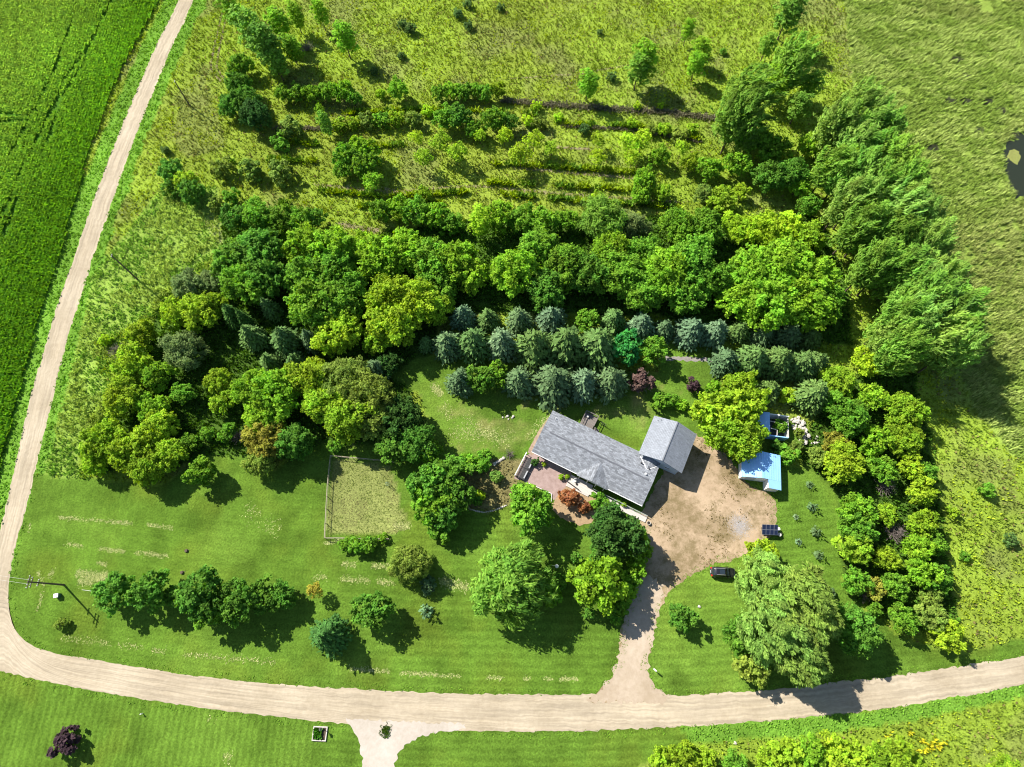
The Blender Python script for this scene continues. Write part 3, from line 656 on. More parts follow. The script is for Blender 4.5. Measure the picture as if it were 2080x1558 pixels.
def crown_spruce(seed, R, Ht, ls, dens=1.0, wind=0.0):
    rs = np.random.RandomState(seed); Vs, Ts = [], []
    z = .25; base_z = .35
    lev = int(Ht / .36); ph3 = rs.rand() * 6
    for k in range(lev):
        f = k / (lev - 1); zz = base_z + f * (Ht - base_z)
        r = R * (1 - f ** 2.0) ** .8 * (.92 + .16 * rs.rand()) + .08
        if f < .12: r *= .8 + f * 1.6
        nb = max(4, int(2 * math.pi * r / (ls * .62) * dens))
        a = np.arange(nb) / nb * 2 * np.pi + rs.rand() * 6 + rs.randn(nb) * .12
        rb = r * (.74 + .40 * rs.rand(nb)) * (1 + .09 * np.sin(3 * a + ph3) + .07 * np.sin(5 * a + 2 * ph3))
        for s, wd in ((1.0, 1.0), (.72, 1.15), (.42, 1.1)):
            q = rb * s; n = nb
            if s < .5 and r < .6: continue
            dirv = np.stack([np.cos(a), np.sin(a), np.full(n, .22 - .35 * (1 - f))], -1)
            c = np.stack([np.cos(a) * (q - ls * .3), np.sin(a) * (q - ls * .3), zz - (q * .18) + rs.randn(n) * .06], -1)
            nr = np.stack([np.cos(a) * .45, np.sin(a) * .45, np.ones(n)], -1) + rs.randn(n, 3) * .5
            l = ls * (.75 + .75 * rs.rand(n)) * (1.1 if s == 1 else 1)
            tint = np.stack([np.clip(.2 + .8 * rs.rand(n), 0, 1), rs.rand(n), np.zeros(n)], -1)
            v, t = kites(c, nr, dirv, l, l * .55 * wd, tint, rs, .2); Vs.append(v); Ts.append(t)
    n = 14; a = rs.rand(n) * 6.28; c = np.stack([np.cos(a) * .08, np.sin(a) * .08, Ht - .1 + rs.rand(n) * .35], -1)
    v, t = kites(c, np.stack([np.cos(a), np.sin(a), .3 + 0 * a], -1), np.stack([0 * a, 0 * a, 1 + 0 * a], -1), np.full(n, ls), np.full(n, ls * .35), np.full((n, 3), .6), rs); Vs.append(v); Ts.append(t)
    V = np.concatenate(Vs); V[:, 0] += wind * V[:, 2] ** 1.4 * .03; V[:, 2] = np.maximum(V[:, 2], .03)
    return mesh_np('crown', V, np.arange(len(V)).reshape(-1, 4), np.concatenate(Ts))
def trunk_mesh(seed, h, r, tips, nl=7, top=None):
    rs = random.Random(seed); b = MB(); p = Vector((0, 0, -.15)); segs = 4; top = top or h; pts = [p]
    for k in range(segs):
        p = Vector((rs.uniform(-.08, .08) * h * .25, rs.uniform(-.08, .08) * h * .25, h * (k + 1) / segs)); pts.append(p)
    for k in range(segs):
        b.tube(pts[k], pts[k + 1], r * (1 - k / segs * .6) * (1.25 if k == 0 else 1), r * (1 - (k + 1) / segs * .6), 8, k in (0, segs - 1))
    if tips is not None:
        idx = list(range(len(tips))); rs.shuffle(idx)
        for i in idx[:nl]:
            q = Vector(tips[i]); s = pts[2].lerp(pts[4], rs.random()) if h > 1 else pts[2]
            mid = s.lerp(q, .5) + Vector((0, 0, (q - s).length * .08))
            b.tube(s, mid, r * .45, r * .27, 6, False); b.tube(mid, q, r * .27, r * .08, 6, False)
    me = b.mesh('trunk')
    me.materials.append(BARK)
    return me
def twig_mesh(seed, R, Ht, n=60):
    rs = random.Random(seed); b = MB()
    for i in range(n):
        a = rs.random() * 6.28; e = rs.random() ** .6; q = Vector((math.cos(a) * R * e, math.sin(a) * R * e, Ht * (1 - .55 * e) * rs.uniform(.7, 1)))
        s = Vector((math.cos(a) * .1, math.sin(a) * .1, 0)); m = s.lerp(q, .5) + Vector((rs.uniform(-.2, .2), rs.uniform(-.2, .2), .15)) * R * .4
        b.tube(s, m, .035, .022, 4, False); b.tube(m, q, .022, .008, 4, False)
        for _ in range(3):
            u = m.lerp(q, rs.random()); v = u + Vector((rs.uniform(-1, 1), rs.uniform(-1, 1), rs.uniform(0, 1))) * R * .22
            b.tube(u, v, .014, .005, 3, False)
    me = b.mesh('twigs'); me.materials.append(TWIG); return me

KIND = {}
def add_kind(k, R, zc, meshes, trunks): KIND[k] = dict(R=R, zc=zc, m=meshes, t=trunks)
def mk(k, R, Rz, zc, n, npuff, nleaf, ls, tr, **kw):
    ms, ts = [], []
    for i in range(n):
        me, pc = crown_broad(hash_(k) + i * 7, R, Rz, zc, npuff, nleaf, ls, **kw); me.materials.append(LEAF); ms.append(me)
        ts.append(trunk_mesh(i + 3, zc + Rz * .35, tr, pc))
    add_kind(k, R, zc, ms, ts)
def hash_(s): return sum(ord(c) * (i + 1) for i, c in enumerate(s))
mk('broad', 4.5, 3.9, 5.0, 7, 62, 8600, .50, .22, plume=1.15, pr=(.17, .30))
mk('mid', 2.6, 2.4, 3.0, 7, 34, 3600, .40, .13, plume=.7, pr=(.17, .30))
mk('bush', 1.35, 1.15, 1.15, 4, 18, 1100, .31, .06, low=-.75)
mk('poplar', 2.7, 5.8, 7.6, 5, 56, 4600, .78, .17, narrow=.26, plume=2.4, wind=(.8, .6, .3), pr=(.22, .40), low=-.8)
mk('slim', 1.5, 3.8, 4.6, 3, 34, 1900, .36, .09, narrow=.5, wind=(.5, .1, .7), pr=(.25, .42), low=-.9)
mk('silver', 5.6, 5.4, 6.4, 3, 100, 14500, .62, .32, narrow=.36, plume=1.2, wind=(.5, -.5, -.1), pr=(.14, .26))
mk('willow', 4.0, 3.5, 3.9, 2, 60, 8000, .52, .2, narrow=.32, wind=(.25, -.35, -.6), pr=(.16, .28), droop=.5, low=-.55)
mk('sapling', 1.7, 1.5, 3.0, 3, 16, 950, .30, .06, pr=(.28, .42))
ms = []; ts = []
for i in range(5):
    me = crown_spruce(200 + i, 2.6, 5.6 + .3 * (i % 3), .52); me.materials.append(NEEDLE); ms.append(me); ts.append(trunk_mesh(i, 3.2, .13, None))
add_kind('spruce', 2.6, 2.4, ms, ts)
ms = []; ts = []
for i in range(2):
    me = crown_spruce(300 + i, 2.2, 7.5, .5, wind=.6); me.materials.append(NEEDLE); ms.append(me); ts.append(trunk_mesh(i, 5, .13, None))
add_kind('tallspruce', 2.2, 3.5, ms, ts)
ms = []
for i in range(3):
    me = crown_spruce(400 + i, .62, 1.25, .24); me.materials.append(NEEDLE); ms.append(me)
add_kind('seedling', .62, .45, ms, [trunk_mesh(i, .8, .03, None) for i in range(3)])
ms = [twig_mesh(5 + i, 1.8, 2.2, 70) for i in range(2)]
add_kind('bare', 1.8, 1.1, ms, None)

HUE = {  # true leaf colours
 'green': (.140, .315, .030), 'bright': (.190, .385, .028), 'lime': (.250, .415, .028), 'yellow': (.32, .52, .030), 'dark': (.055, .140, .028),
 'deep': (.104, .255, .032), 'blue': (.098, .180, .078), 'bluegrey': (.125, .210, .105), 'spruce': (.102, .192, .050), 'teal': (.060, .32, .07), 'silver': (.215, .365, .070), 'olive': (.185, .285, .048),
 'poplar': (.165, .330, .045), 'pale': (.215, .380, .070), 'grey': (.165, .250, .080), 'russet': (.29, .135, .060), 'purple': (.08, .05, .06), 'amber': (.30, .31, .045), 'plum': (.14, .10, .095)}
NAMEHUE = {'green': 'mid green', 'bright': 'bright green', 'lime': 'lime green', 'yellow': 'yellow green', 'dark': 'very dark green', 'deep': 'deep green', 'blue': 'blue green', 'bluegrey': 'pale blue grey', 'spruce': 'dull green', 'teal': 'vivid green',
 'silver': 'silvery green', 'olive': 'olive green', 'poplar': 'fresh green', 'pale': 'pale green', 'grey': 'grey green', 'russet': 'russet red', 'purple': 'dark purple', 'amber': 'amber tinted', 'plum': 'brownish purple'}
KN = {'broad': ('maple_tree', 'broadleaf tree', 'tree'), 'mid': ('broadleaf_tree', 'small broadleaf tree', 'tree'), 'bush': ('bush', 'bush', 'bush'), 'poplar': ('poplar_tree', 'poplar tree', 'tree'),
 'slim': ('young_poplar_tree', 'slim young poplar', 'tree'), 'silver': ('silver_maple_tree', 'large silver maple', 'tree'), 'willow': ('willow_tree', 'willow with drooping leaves', 'tree'), 'sapling': ('sapling', 'thin-stemmed young tree', 'tree'),
 'spruce': ('spruce_tree', 'spruce', 'tree'), 'tallspruce': ('spruce_tree', 'tall pointed spruce', 'tree'), 'seedling': ('young_spruce', 'knee-high young spruce', 'tree'), 'bare': ('bare_bush', 'leafless twiggy bush', 'bush')}
ORD = ['leftmost', 'second from left', 'third from left', 'fourth from left', 'fifth from left', 'sixth from left', 'seventh from left', 'eighth from left', 'ninth from left', 'tenth from left', 'eleventh from left', 'twelfth from left',
       '13th from left', '14th from left', '15th from left', '16th from left', '17th from left', '18th from left', '19th from left', '20th from left', '21st from left', '22nd from left', '23rd from left'] + [str(i) + 'th from left' for i in range(24, 60)]
# place phrase -> list of (kind, colour, x, y, crown radius) as read off the plan
G = {}
G['in the row near the road bend'] = [('mid', 'deep', 232, 1202, 37), ('mid', 'deep', 306, 1200, 40), ('mid', 'deep', 360, 1212, 26), ('mid', 'deep', 415, 1208, 46), ('mid', 'green', 432, 1238, 34), ('mid', 'deep', 487, 1222, 42), ('mid', 'deep', 535, 1212, 34), ('mid', 'deep', 572, 1210, 28)]
G['alone on the front lawn'] = [('mid', 'deep', 755, 1240, 38), ('spruce', 'dark', 667, 1291, 31), ('willow', 'olive', 832, 1143, 40), ('bush', 'blue', 870, 1190, 17), ('seedling', 'blue', 867, 1241, 14), ('willow', 'poplar', 1042, 1180, 80), ('bush', 'green', 1120, 1205, 22), ('bush', 'deep', 1140, 1180, 16), ('mid', 'bright', 1213, 1184, 54), ('bush', 'olive', 126, 1266, 12), ('sapling', 'amber', 640, 1199, 15), ('mid', 'deep', 1385, 1254, 27), ('bush', 'deep', 1170, 1133, 12), ('bush', 'deep', 1196, 1246, 12)]
G['along the driveway'] = [('broad', 'dark', 1250, 1082, 52), ('mid', 'deep', 1222, 1130, 26), ('bush', 'bright', 1298, 1090, 21), ('bush', 'bright', 1302, 1122, 20), ('bush', 'bright', 1292, 1150, 22), ('bush', 'green', 1281, 1178, 21), ('bush', 'bright', 1271, 1206, 20), ('bush', 'green', 1260, 1234, 19), ('bush', 'green', 1248, 1258, 12)]
G['beside the garden plot'] = [('mid', 'deep', 865, 985, 40), ('mid', 'deep', 905, 970, 42), ('mid', 'green', 880, 1020, 42), ('mid', 'deep', 925, 1010, 34), ('mid', 'deep', 900, 1045, 34), ('bush', 'green', 893, 1078, 24), ('bush', 'green', 700, 1106, 14), ('bush', 'green', 722, 1106, 17), ('bush', 'green', 748, 1106, 18), ('bush', 'bright', 778, 1092, 10)]
G['by the flower bed'] = [('bush', 'green', 925, 945, 22), ('bush', 'bright', 950, 940, 20), ('bush', 'green', 975, 945, 18), ('bush', 'green', 985, 925, 15), ('bush', 'yellow', 958, 1010, 9), ('bush', 'yellow', 975, 1005, 10), ('bush', 'deep', 967, 1018, 11), ('bush', 'pale', 1008, 968, 14), ('bare', 'plum', 1034, 922, 13), ('bush', 'deep', 1058, 988, 9), ('mid', 'green', 1077, 1035, 48), ('bush', 'dark', 1087, 938, 8)]
G['in front of the house'] = [('bush', 'russet', 1155, 1010, 20), ('bush', 'russet', 1189, 1030, 13), ('bush', 'green', 1215, 1010, 13), ('bush', 'green', 1228, 1022, 12), ('bush', 'green', 1206, 1025, 9), ('bush', 'lime', 1140, 968, 6), ('bush', 'lime', 1152, 968, 5), ('bush', 'lime', 1105, 943, 5), ('bush', 'lime', 1268, 1024, 6), ('bush', 'green', 1258, 1016, 6)]
G['in the row nearest the house'] = [('spruce', 'blue', 935, 773, 24), ('mid', 'deep', 978, 772, 30), ('mid', 'green', 1010, 762, 26), ('spruce', 'blue', 1053, 773, 27), ('spruce', 'blue', 1125, 777, 36), ('spruce', 'bluegrey', 1185, 777, 27), ('spruce', 'blue', 1242, 775, 28), ('bare', 'plum', 1303, 775, 30), ('bush', 'plum', 1303, 774, 24), ('bush', 'green', 1340, 815, 18), ('bush', 'green', 1365, 812, 15), ('bush', 'bright', 1385, 822, 13)]
G['in the middle spruce row'] = [('spruce', 'spruce', 865, 697, 14), ('spruce', 'blue', 908, 698, 26), ('spruce', 'spruce', 962, 697, 28), ('spruce', 'bluegrey', 1020, 698, 28), ('spruce', 'spruce', 1085, 705, 34), ('spruce', 'spruce', 1150, 703, 36), ('spruce', 'spruce', 1212, 706, 36), ('mid', 'teal', 1272, 706, 34), ('mid', 'green', 1326, 712, 29), ('spruce', 'blue', 1475, 733, 26), ('spruce', 'spruce', 1528, 733, 28), ('spruce', 'spruce', 1580, 735, 27), ('spruce', 'spruce', 1625, 742, 26), ('spruce', 'spruce', 1655, 738, 24)]
G['in the back spruce row'] = [('spruce', 'bluegrey', 940, 642, 21), ('spruce', 'spruce', 992, 648, 19), ('spruce', 'blue', 1055, 650, 22), ('spruce', 'bluegrey', 1120, 648, 27), ('mid', 'green', 1193, 652, 25), ('spruce', 'spruce', 1246, 650, 20), ('spruce', 'bluegrey', 1303, 662, 24), ('spruce', 'blue', 1350, 668, 19), ('spruce', 'bluegrey', 1405, 672, 26), ('spruce', 'bluegrey', 1453, 675, 24), ('spruce', 'spruce', 1502, 672, 20), ('spruce', 'blue', 1550, 678, 21), ('spruce', 'blue', 1600, 682, 23), ('spruce', 'spruce', 1645, 685, 20)]
G['near the yard and sheds'] = [('bush', 'purple', 1408, 782, 15), ('spruce', 'spruce', 1562, 792, 20), ('bush', 'lime', 1600, 803, 18), ('spruce', 'spruce', 1650, 802, 28), ('mid', 'lime', 1500, 790, 36), ('mid', 'lime', 1440, 842, 42), ('mid', 'lime', 1488, 835, 40), ('mid', 'lime', 1525, 820, 36), ('broad', 'lime', 1476, 885, 42), ('broad', 'lime', 1512, 892, 42), ('bush', 'bright', 1448, 785, 13), ('bush', 'green', 1585, 866, 15), ('bush', 'green', 1600, 925, 20), ('bush', 'olive', 1618, 905, 14), ('bush', 'deep', 1580, 908, 15), ('bush', 'olive', 1625, 880, 10)]
G['in line on the east lawn'] = [('seedling', 'blue', 1644, 984, 8), ('seedling', 'blue', 1650, 1030, 10), ('seedling', 'bluegrey', 1617, 1050, 6), ('seedling', 'blue', 1657, 1080, 11), ('seedling', 'bluegrey', 1622, 1100, 7), ('seedling', 'blue', 1662, 1127, 10), ('seedling', 'spruce', 1668, 1181, 8), ('bush', 'blue', 1686, 1204, 11)]
G['in the clump by the eastern road'] = [('silver', 'silver', 1555, 1180, 62), ('silver', 'silver', 1618, 1225, 80), ('silver', 'silver', 1572, 1268, 72), ('silver', 'silver', 1615, 1325, 62), ('mid', 'lime', 1545, 1125, 32), ('mid', 'deep', 1505, 1290, 38), ('mid', 'olive', 1525, 1345, 36), ('broad', 'deep', 1738, 1282, 44)]
G['in the east hedge'] = [('broad', 'lime', 1700, 775, 38), ('mid', 'yellow', 1760, 735, 34), ('broad', 'green', 1720, 845, 50), ('mid', 'lime', 1770, 808, 34), ('broad', 'lime', 1835, 835, 44), ('broad', 'lime', 1835, 890, 42), ('mid', 'bright', 1775, 895, 38), ('mid', 'amber', 1695, 898, 28), ('broad', 'lime', 1712, 940, 46), ('mid', 'olive', 1660, 930, 24), ('mid', 'green', 1790, 955, 32), ('mid', 'lime', 1848, 950, 30), ('bare', 'grey', 1800, 985, 30), ('mid', 'green', 1880, 960, 26),
  ('mid', 'lime', 1870, 1000, 34), ('mid', 'bright', 1740, 1035, 38), ('mid', 'green', 1740, 1075, 40), ('mid', 'lime', 1735, 1115, 38), ('mid', 'lime', 1800, 1045, 26), ('bare', 'grey', 1820, 1080, 32), ('mid', 'lime', 1872, 1065, 34), ('mid', 'lime', 1800, 1135, 30), ('mid', 'bright', 1862, 1115, 34), ('mid', 'green', 1895, 1105, 26), ('mid', 'green', 1738, 1180, 32), ('mid', 'amber', 1775, 1195, 26), ('mid', 'green', 1815, 1190, 30), ('mid', 'bright', 1870, 1165, 36), ('mid', 'green', 1905, 1175, 30), ('bare', 'grey', 1760, 1205, 24),
  ('mid', 'green', 1832, 1258, 32), ('mid', 'olive', 1893, 1256, 30), ('mid', 'lime', 1925, 1288, 34), ('mid', 'olive', 1890, 1215, 26), ('mid', 'green', 1775, 1240, 18)]
G['in the wind-blown east belt'] = [('poplar', 'pale', 1740, 225, 40), ('poplar', 'poplar', 1700, 265, 38), ('poplar', 'poplar', 1770, 270, 40), ('poplar', 'poplar', 1730, 310, 42), ('poplar', 'pale', 1795, 325, 40), ('poplar', 'poplar', 1690, 350, 40), ('poplar', 'poplar', 1755, 370, 44), ('poplar', 'poplar', 1815, 385, 40), ('poplar', 'poplar', 1720, 410, 42), ('poplar', 'poplar', 1785, 430, 46), ('poplar', 'pale', 1835, 440, 40), ('poplar', 'poplar', 1740, 470, 44), ('poplar', 'poplar', 1805, 495, 46), ('poplar', 'pale', 1865, 505, 42),
  ('poplar', 'poplar', 1830, 550, 46), ('poplar', 'poplar', 1770, 540, 40), ('poplar', 'pale', 1885, 570, 44), ('poplar', 'pale', 1850, 615, 50), ('poplar', 'pale', 1905, 640, 48), ('poplar', 'pale', 1860, 680, 52), ('poplar', 'pale', 1915, 700, 44), ('poplar', 'pale', 1820, 650, 44), ('poplar', 'pale', 1800, 700, 40)]
G['in the north-east meadow'] = [('slim', 'poplar', 1605, 25, 26), ('poplar', 'poplar', 1600, 145, 30), ('slim', 'bright', 1575, 170, 22), ('slim', 'poplar', 1650, 170, 18), ('slim', 'bright', 1312, 120, 22), ('slim', 'poplar', 1298, 140, 20), ('slim', 'bright', 1425, 100, 17), ('slim', 'bright', 1415, 130, 17), ('slim', 'bright', 1398, 60, 12), ('slim', 'bright', 1195, 170, 18), ('poplar', 'poplar', 1505, 215, 36), ('poplar', 'poplar', 1490, 255, 32), ('bush', 'spruce', 1243, 155, 10), ('slim', 'poplar', 1560, 90, 14), ('slim', 'poplar', 1625, 215, 20)]
G['in the northern hedge line'] = [('mid', 'green', 575, 192, 22), ('mid', 'green', 605, 190, 22), ('mid', 'bright', 635, 192, 22), ('mid', 'green', 665, 188, 24), ('mid', 'bright', 695, 188, 25), ('mid', 'green', 718, 200, 20), ('mid', 'bright', 808, 183, 25), ('mid', 'green', 893, 190, 20), ('mid', 'bright', 915, 185, 20), ('mid', 'green', 940, 188, 21), ('mid', 'green', 962, 185, 20), ('mid', 'green', 985, 190, 20), ('mid', 'lime', 1012, 185, 20), ('bush', 'yellow', 772, 190, 13), ('broad', 'deep', 497, 205, 34), ('broad', 'deep', 485, 175, 30), ('broad', 'dark', 520, 235, 34), ('broad', 'deep', 470, 215, 28)]
G['in the second hedge line'] = [('bush', 'lime', 690, 255, 20), ('bush', 'lime', 718, 248, 18), ('bush', 'olive', 745, 245, 20), ('bush', 'green', 775, 245, 22), ('bush', 'lime', 805, 240, 20), ('bush', 'olive', 838, 240, 22), ('bush', 'yellow', 868, 225, 16), ('mid', 'green', 905, 240, 30), ('mid', 'deep', 935, 238, 32), ('mid', 'green', 962, 262, 24), ('mid', 'green', 1000, 245, 32), ('mid', 'deep', 1035, 250, 24), ('bush', 'yellow', 1072, 245, 15), ('bush', 'olive', 1098, 250, 18), ('bush', 'yellow', 1090, 215, 14), ('bush', 'yellow', 1135, 238, 13), ('bush', 'yellow', 1285, 250, 15), ('bush', 'olive', 1320, 262, 17), ('bush', 'lime', 1350, 262, 18), ('bush', 'olive', 1380, 275, 20), ('bush', 'lime', 1405, 262, 16), ('bush', 'yellow', 1295, 215, 11), ('bush', 'yellow', 1342, 215, 9), ('slim', 'bright', 655, 235, 13)]
G['in the meadow sapling rows'] = [('sapling', 'lime', 1057, 312, 24), ('sapling', 'lime', 1118, 300, 17), ('sapling', 'yellow', 1215, 320, 18), ('sapling', 'yellow', 1085, 285, 22), ('sapling', 'lime', 1215, 285, 16), ('sapling', 'yellow', 1280, 290, 22), ('sapling', 'yellow', 1305, 285, 22), ('mid', 'bright', 1340, 318, 24), ('sapling', 'lime', 895, 290, 24), ('sapling', 'lime', 928, 310, 22), ('sapling', 'lime', 860, 320, 20), ('sapling', 'yellow', 845, 280, 17), ('bush', 'spruce', 1187, 262, 14), ('sapling', 'yellow', 1025, 275, 18), ('sapling', 'yellow', 975, 275, 14), ('sapling', 'lime', 1385, 300, 16), ('mid', 'green', 705, 318, 32), ('mid', 'bright', 738, 305, 32), ('mid', 'green', 745, 335, 32), ('mid', 'green', 700, 345, 24), ('sapling', 'bright', 757, 368, 21), ('sapling', 'lime', 1285, 320, 20)]
G['in the northern thicket'] = [('mid', 'bright', 1310, 365, 28), ('mid', 'bright', 1300, 395, 24), ('mid', 'lime', 1345, 390, 20), ('mid', 'bright', 1440, 345, 28), ('mid', 'lime', 1400, 330, 22), ('mid', 'bright', 1495, 335, 32), ('mid', 'green', 1530, 285, 38), ('mid', 'green', 1570, 305, 36), ('broad', 'deep', 1565, 360, 38), ('broad', 'deep', 1605, 355, 38), ('mid', 'bright', 1620, 380, 28), ('mid', 'lime', 1465, 405, 30), ('mid', 'olive', 1430, 395, 22), ('mid', 'lime', 1640, 300, 26), ('mid', 'lime', 1505, 390, 20), ('mid', 'green', 1640, 420, 26)]
G['in the upper woods'] = [('mid', 'deep', 480, 445, 34), ('broad', 'green', 525, 440, 36), ('mid', 'green', 570, 448, 34), ('mid', 'green', 610, 450, 30), ('mid', 'deep', 640, 445, 24), ('mid', 'green', 775, 430, 26), ('mid', 'bright', 810, 425, 28), ('mid', 'green', 845, 430, 32), ('mid', 'bright', 882, 440, 32), ('mid', 'green', 915, 455, 28), ('slim', 'yellow', 975, 450, 24), ('mid', 'bright', 1015, 440, 34), ('mid', 'green', 1060, 448, 34), ('mid', 'green', 1105, 455, 34), ('mid', 'bright', 1150, 450, 26), ('willow', 'poplar', 1225, 445, 56), ('willow', 'grey', 1275, 460, 44), ('mid', 'yellow', 1215, 405, 18), ('broad', 'green', 1375, 462, 40), ('broad', 'green', 1430, 465, 42), ('broad', 'yellow', 1500, 465, 36), ('broad', 'yellow', 1550, 470, 42), ('broad', 'yellow', 1600, 470, 38), ('broad', 'lime', 1640, 485, 36), ('mid', 'lime', 860, 395, 18)]
G['in the middle woods'] = [('broad', 'deep', 480, 530, 44), ('broad', 'deep', 525, 515, 50), ('broad', 'deep', 540, 560, 46), ('broad', 'green', 500, 580, 44), ('broad', 'bright', 625, 500, 44), ('broad', 'bright', 680, 510, 44), ('broad', 'bright', 770, 530, 46), ('broad', 'bright', 820, 515, 46), ('broad', 'green', 870, 530, 46), ('mid', 'lime', 745, 495, 26), ('broad', 'bright', 920, 535, 44), ('broad', 'lime', 960, 560, 36), ('broad', 'green', 885, 575, 40), ('broad', 'bright', 1045, 555, 46), ('broad', 'green', 1095, 505, 40), ('broad', 'green', 1150, 540, 48), ('broad', 'deep', 1195, 560, 44), ('broad', 'bright', 1240, 510, 42), ('broad', 'green', 1260, 560, 48), ('broad', 'green', 1310, 520, 44), ('broad', 'bright', 1350, 560, 50), ('broad', 'green', 1405, 530, 46), ('broad', 'green', 1440, 570, 44), ('broad', 'deep', 1110, 590, 40), ('broad', 'green', 1300, 595, 42), ('broad', 'green', 1390, 600, 42)]
G['on the southern wood edge'] = [('broad', 'green', 625, 570, 48), ('broad', 'green', 680, 555, 48), ('broad', 'green', 650, 620, 56), ('broad', 'green', 710, 600, 44), ('broad', 'lime', 690, 675, 44), ('broad', 'lime', 790, 605, 46), ('broad', 'lime', 800, 660, 48), ('broad', 'lime', 850, 620, 46), ('broad', 'lime', 888, 625, 36), ('mid', 'lime', 770, 690, 30), ('broad', 'bright', 1520, 560, 52), ('broad', 'bright', 1580, 545, 56), ('broad', 'bright', 1640, 570, 52), ('broad', 'bright', 1560, 610, 58), ('broad', 'bright', 1620, 620, 54), ('broad', 'green', 1665, 620, 42), ('broad', 'bright', 1505, 610, 44)]
G['west of the main woods'] = [('tallspruce', 'spruce', 512, 680, 26), ('tallspruce', 'spruce', 548, 625, 18), ('tallspruce', 'spruce', 576, 690, 29), ('tallspruce', 'blue', 628, 690, 18), ('tallspruce', 'dark', 498, 650, 16), ('spruce', 'spruce', 548, 735, 17), ('spruce', 'spruce', 600, 735, 18), ('spruce', 'blue', 765, 750, 20), ('tallspruce', 'dark', 470, 640, 20)]
G['in the western grove'] = [('broad', 'grey', 385, 580, 36), ('broad', 'grey', 430, 575, 28), ('broad', 'lime', 360, 640, 34), ('broad', 'lime', 405, 635, 44), ('mid', 'lime', 440, 620, 26), ('mid', 'lime', 290, 680, 32), ('broad', 'lime', 275, 740, 42), ('willow', 'grey', 370, 710, 46), ('broad', 'bright', 318, 765, 34), ('bare', 'grey', 235, 712, 22), ('bush', 'yellow', 215, 690, 13), ('broad', 'lime', 255, 805, 42), ('broad', 'bright', 312, 828, 34), ('mid', 'green', 372, 800, 26),
  ('broad', 'lime', 215, 895, 46), ('broad', 'lime', 265, 915, 46), ('broad', 'yellow', 200, 935, 32), ('broad', 'lime', 325, 865, 38), ('broad', 'lime', 345, 925, 38), ('broad', 'lime', 300, 948, 38), ('broad', 'lime', 445, 775, 30), ('mid', 'lime', 450, 820, 24), ('mid', 'green', 410, 960, 32), ('bush', 'green', 420, 880, 18), ('bush', 'green', 460, 880, 20), ('bare', 'grey', 480, 885, 22), ('mid', 'green', 385, 900, 22)]
G['north of the garden plot'] = [('broad', 'bright', 520, 790, 40), ('broad', 'bright', 560, 800, 46), ('broad', 'bright', 540, 845, 40), ('broad', 'lime', 630, 770, 44), ('broad', 'lime', 655, 820, 40), ('willow', 'olive', 700, 770, 50), ('willow', 'olive', 745, 800, 54), ('broad', 'lime', 710, 850, 46), ('broad', 'olive', 755, 855, 42), ('broad', 'amber', 540, 895, 40), ('broad', 'olive', 530, 940, 30), ('broad', 'deep', 600, 900, 38), ('broad', 'dark', 815, 850, 42), ('broad', 'deep', 850, 900, 38), ('mid', 'deep', 800, 905, 34), ('mid', 'green', 870, 915, 28), ('bush', 'green', 682, 905, 14), ('mid', 'dark', 790, 740, 24)]
G['in the north-west scrub'] = [('slim', 'bright', 470, 20, 20), ('slim', 'poplar', 510, 60, 26), ('slim', 'poplar', 540, 90, 26), ('slim', 'bright', 565, 45, 20), ('slim', 'poplar', 560, 125, 20), ('slim', 'bright', 590, 95, 18), ('slim', 'bright', 600, 30, 16), ('slim', 'bright', 700, 75, 20), ('slim', 'bright', 650, 25, 14), ('mid', 'green', 490, 135, 24), ('bare', 'grey', 622, 92, 18), ('bare', 'grey', 560, 25, 20), ('bush', 'olive', 450, 340, 20), ('bush', 'olive', 510, 345, 22), ('bush', 'olive', 570, 350, 24), ('mid', 'deep', 350, 350, 26), ('mid', 'lime', 378, 372, 22), ('mid', 'deep', 390, 392, 26), ('bush', 'deep', 350, 385, 18), ('bush', 'spruce', 336, 305, 9), ('bush', 'olive', 590, 260, 22), ('bush', 'green', 570, 290, 18), ('slim', 'poplar', 660, 250, 12), ('bush', 'green', 470, 400, 16), ('bush', 'olive', 440, 415, 16)]
G['in the far meadow'] = [('bush', 'spruce', 930, 27, 10), ('bush', 'spruce', 950, 8, 9), ('bush', 'spruce', 1017, 15, 8), ('bush', 'spruce', 952, 52, 9), ('bush', 'spruce', 818, 50, 9), ('bush', 'spruce', 834, 58, 12), ('bush', 'spruce', 816, 113, 8), ('bush', 'spruce', 760, 145, 8), ('bush', 'spruce', 1218, 65, 6), ('bush', 'green', 1470, 105, 7)]
G['alone in the east field'] = [('bush', 'spruce', 2053, 1098, 13), ('bush', 'green', 2006, 995, 15), ('bush', 'green', 1960, 1130, 10), ('bush', 'lime', 1935, 1040, 12)]
G['south of the road'] = [('mid', 'lime', 1345, 1545, 28), ('mid', 'lime', 1385, 1535, 30), ('mid', 'lime', 1425, 1548, 28), ('mid', 'lime', 1560, 1545, 28), ('mid', 'lime', 1600, 1535, 32), ('mid', 'bright', 1645, 1530, 34), ('mid', 'lime', 1695, 1528, 34), ('mid', 'lime', 1740, 1540, 30), ('mid', 'bright', 1780, 1545, 30), ('mid', 'lime', 1825, 1535, 34), ('mid', 'green', 1490, 1555, 26), ('bush', 'purple', 132, 1508, 26), ('mid', 'lime', 1860, 1560, 24), ('mid', 'lime', 2040, 1560, 26)]

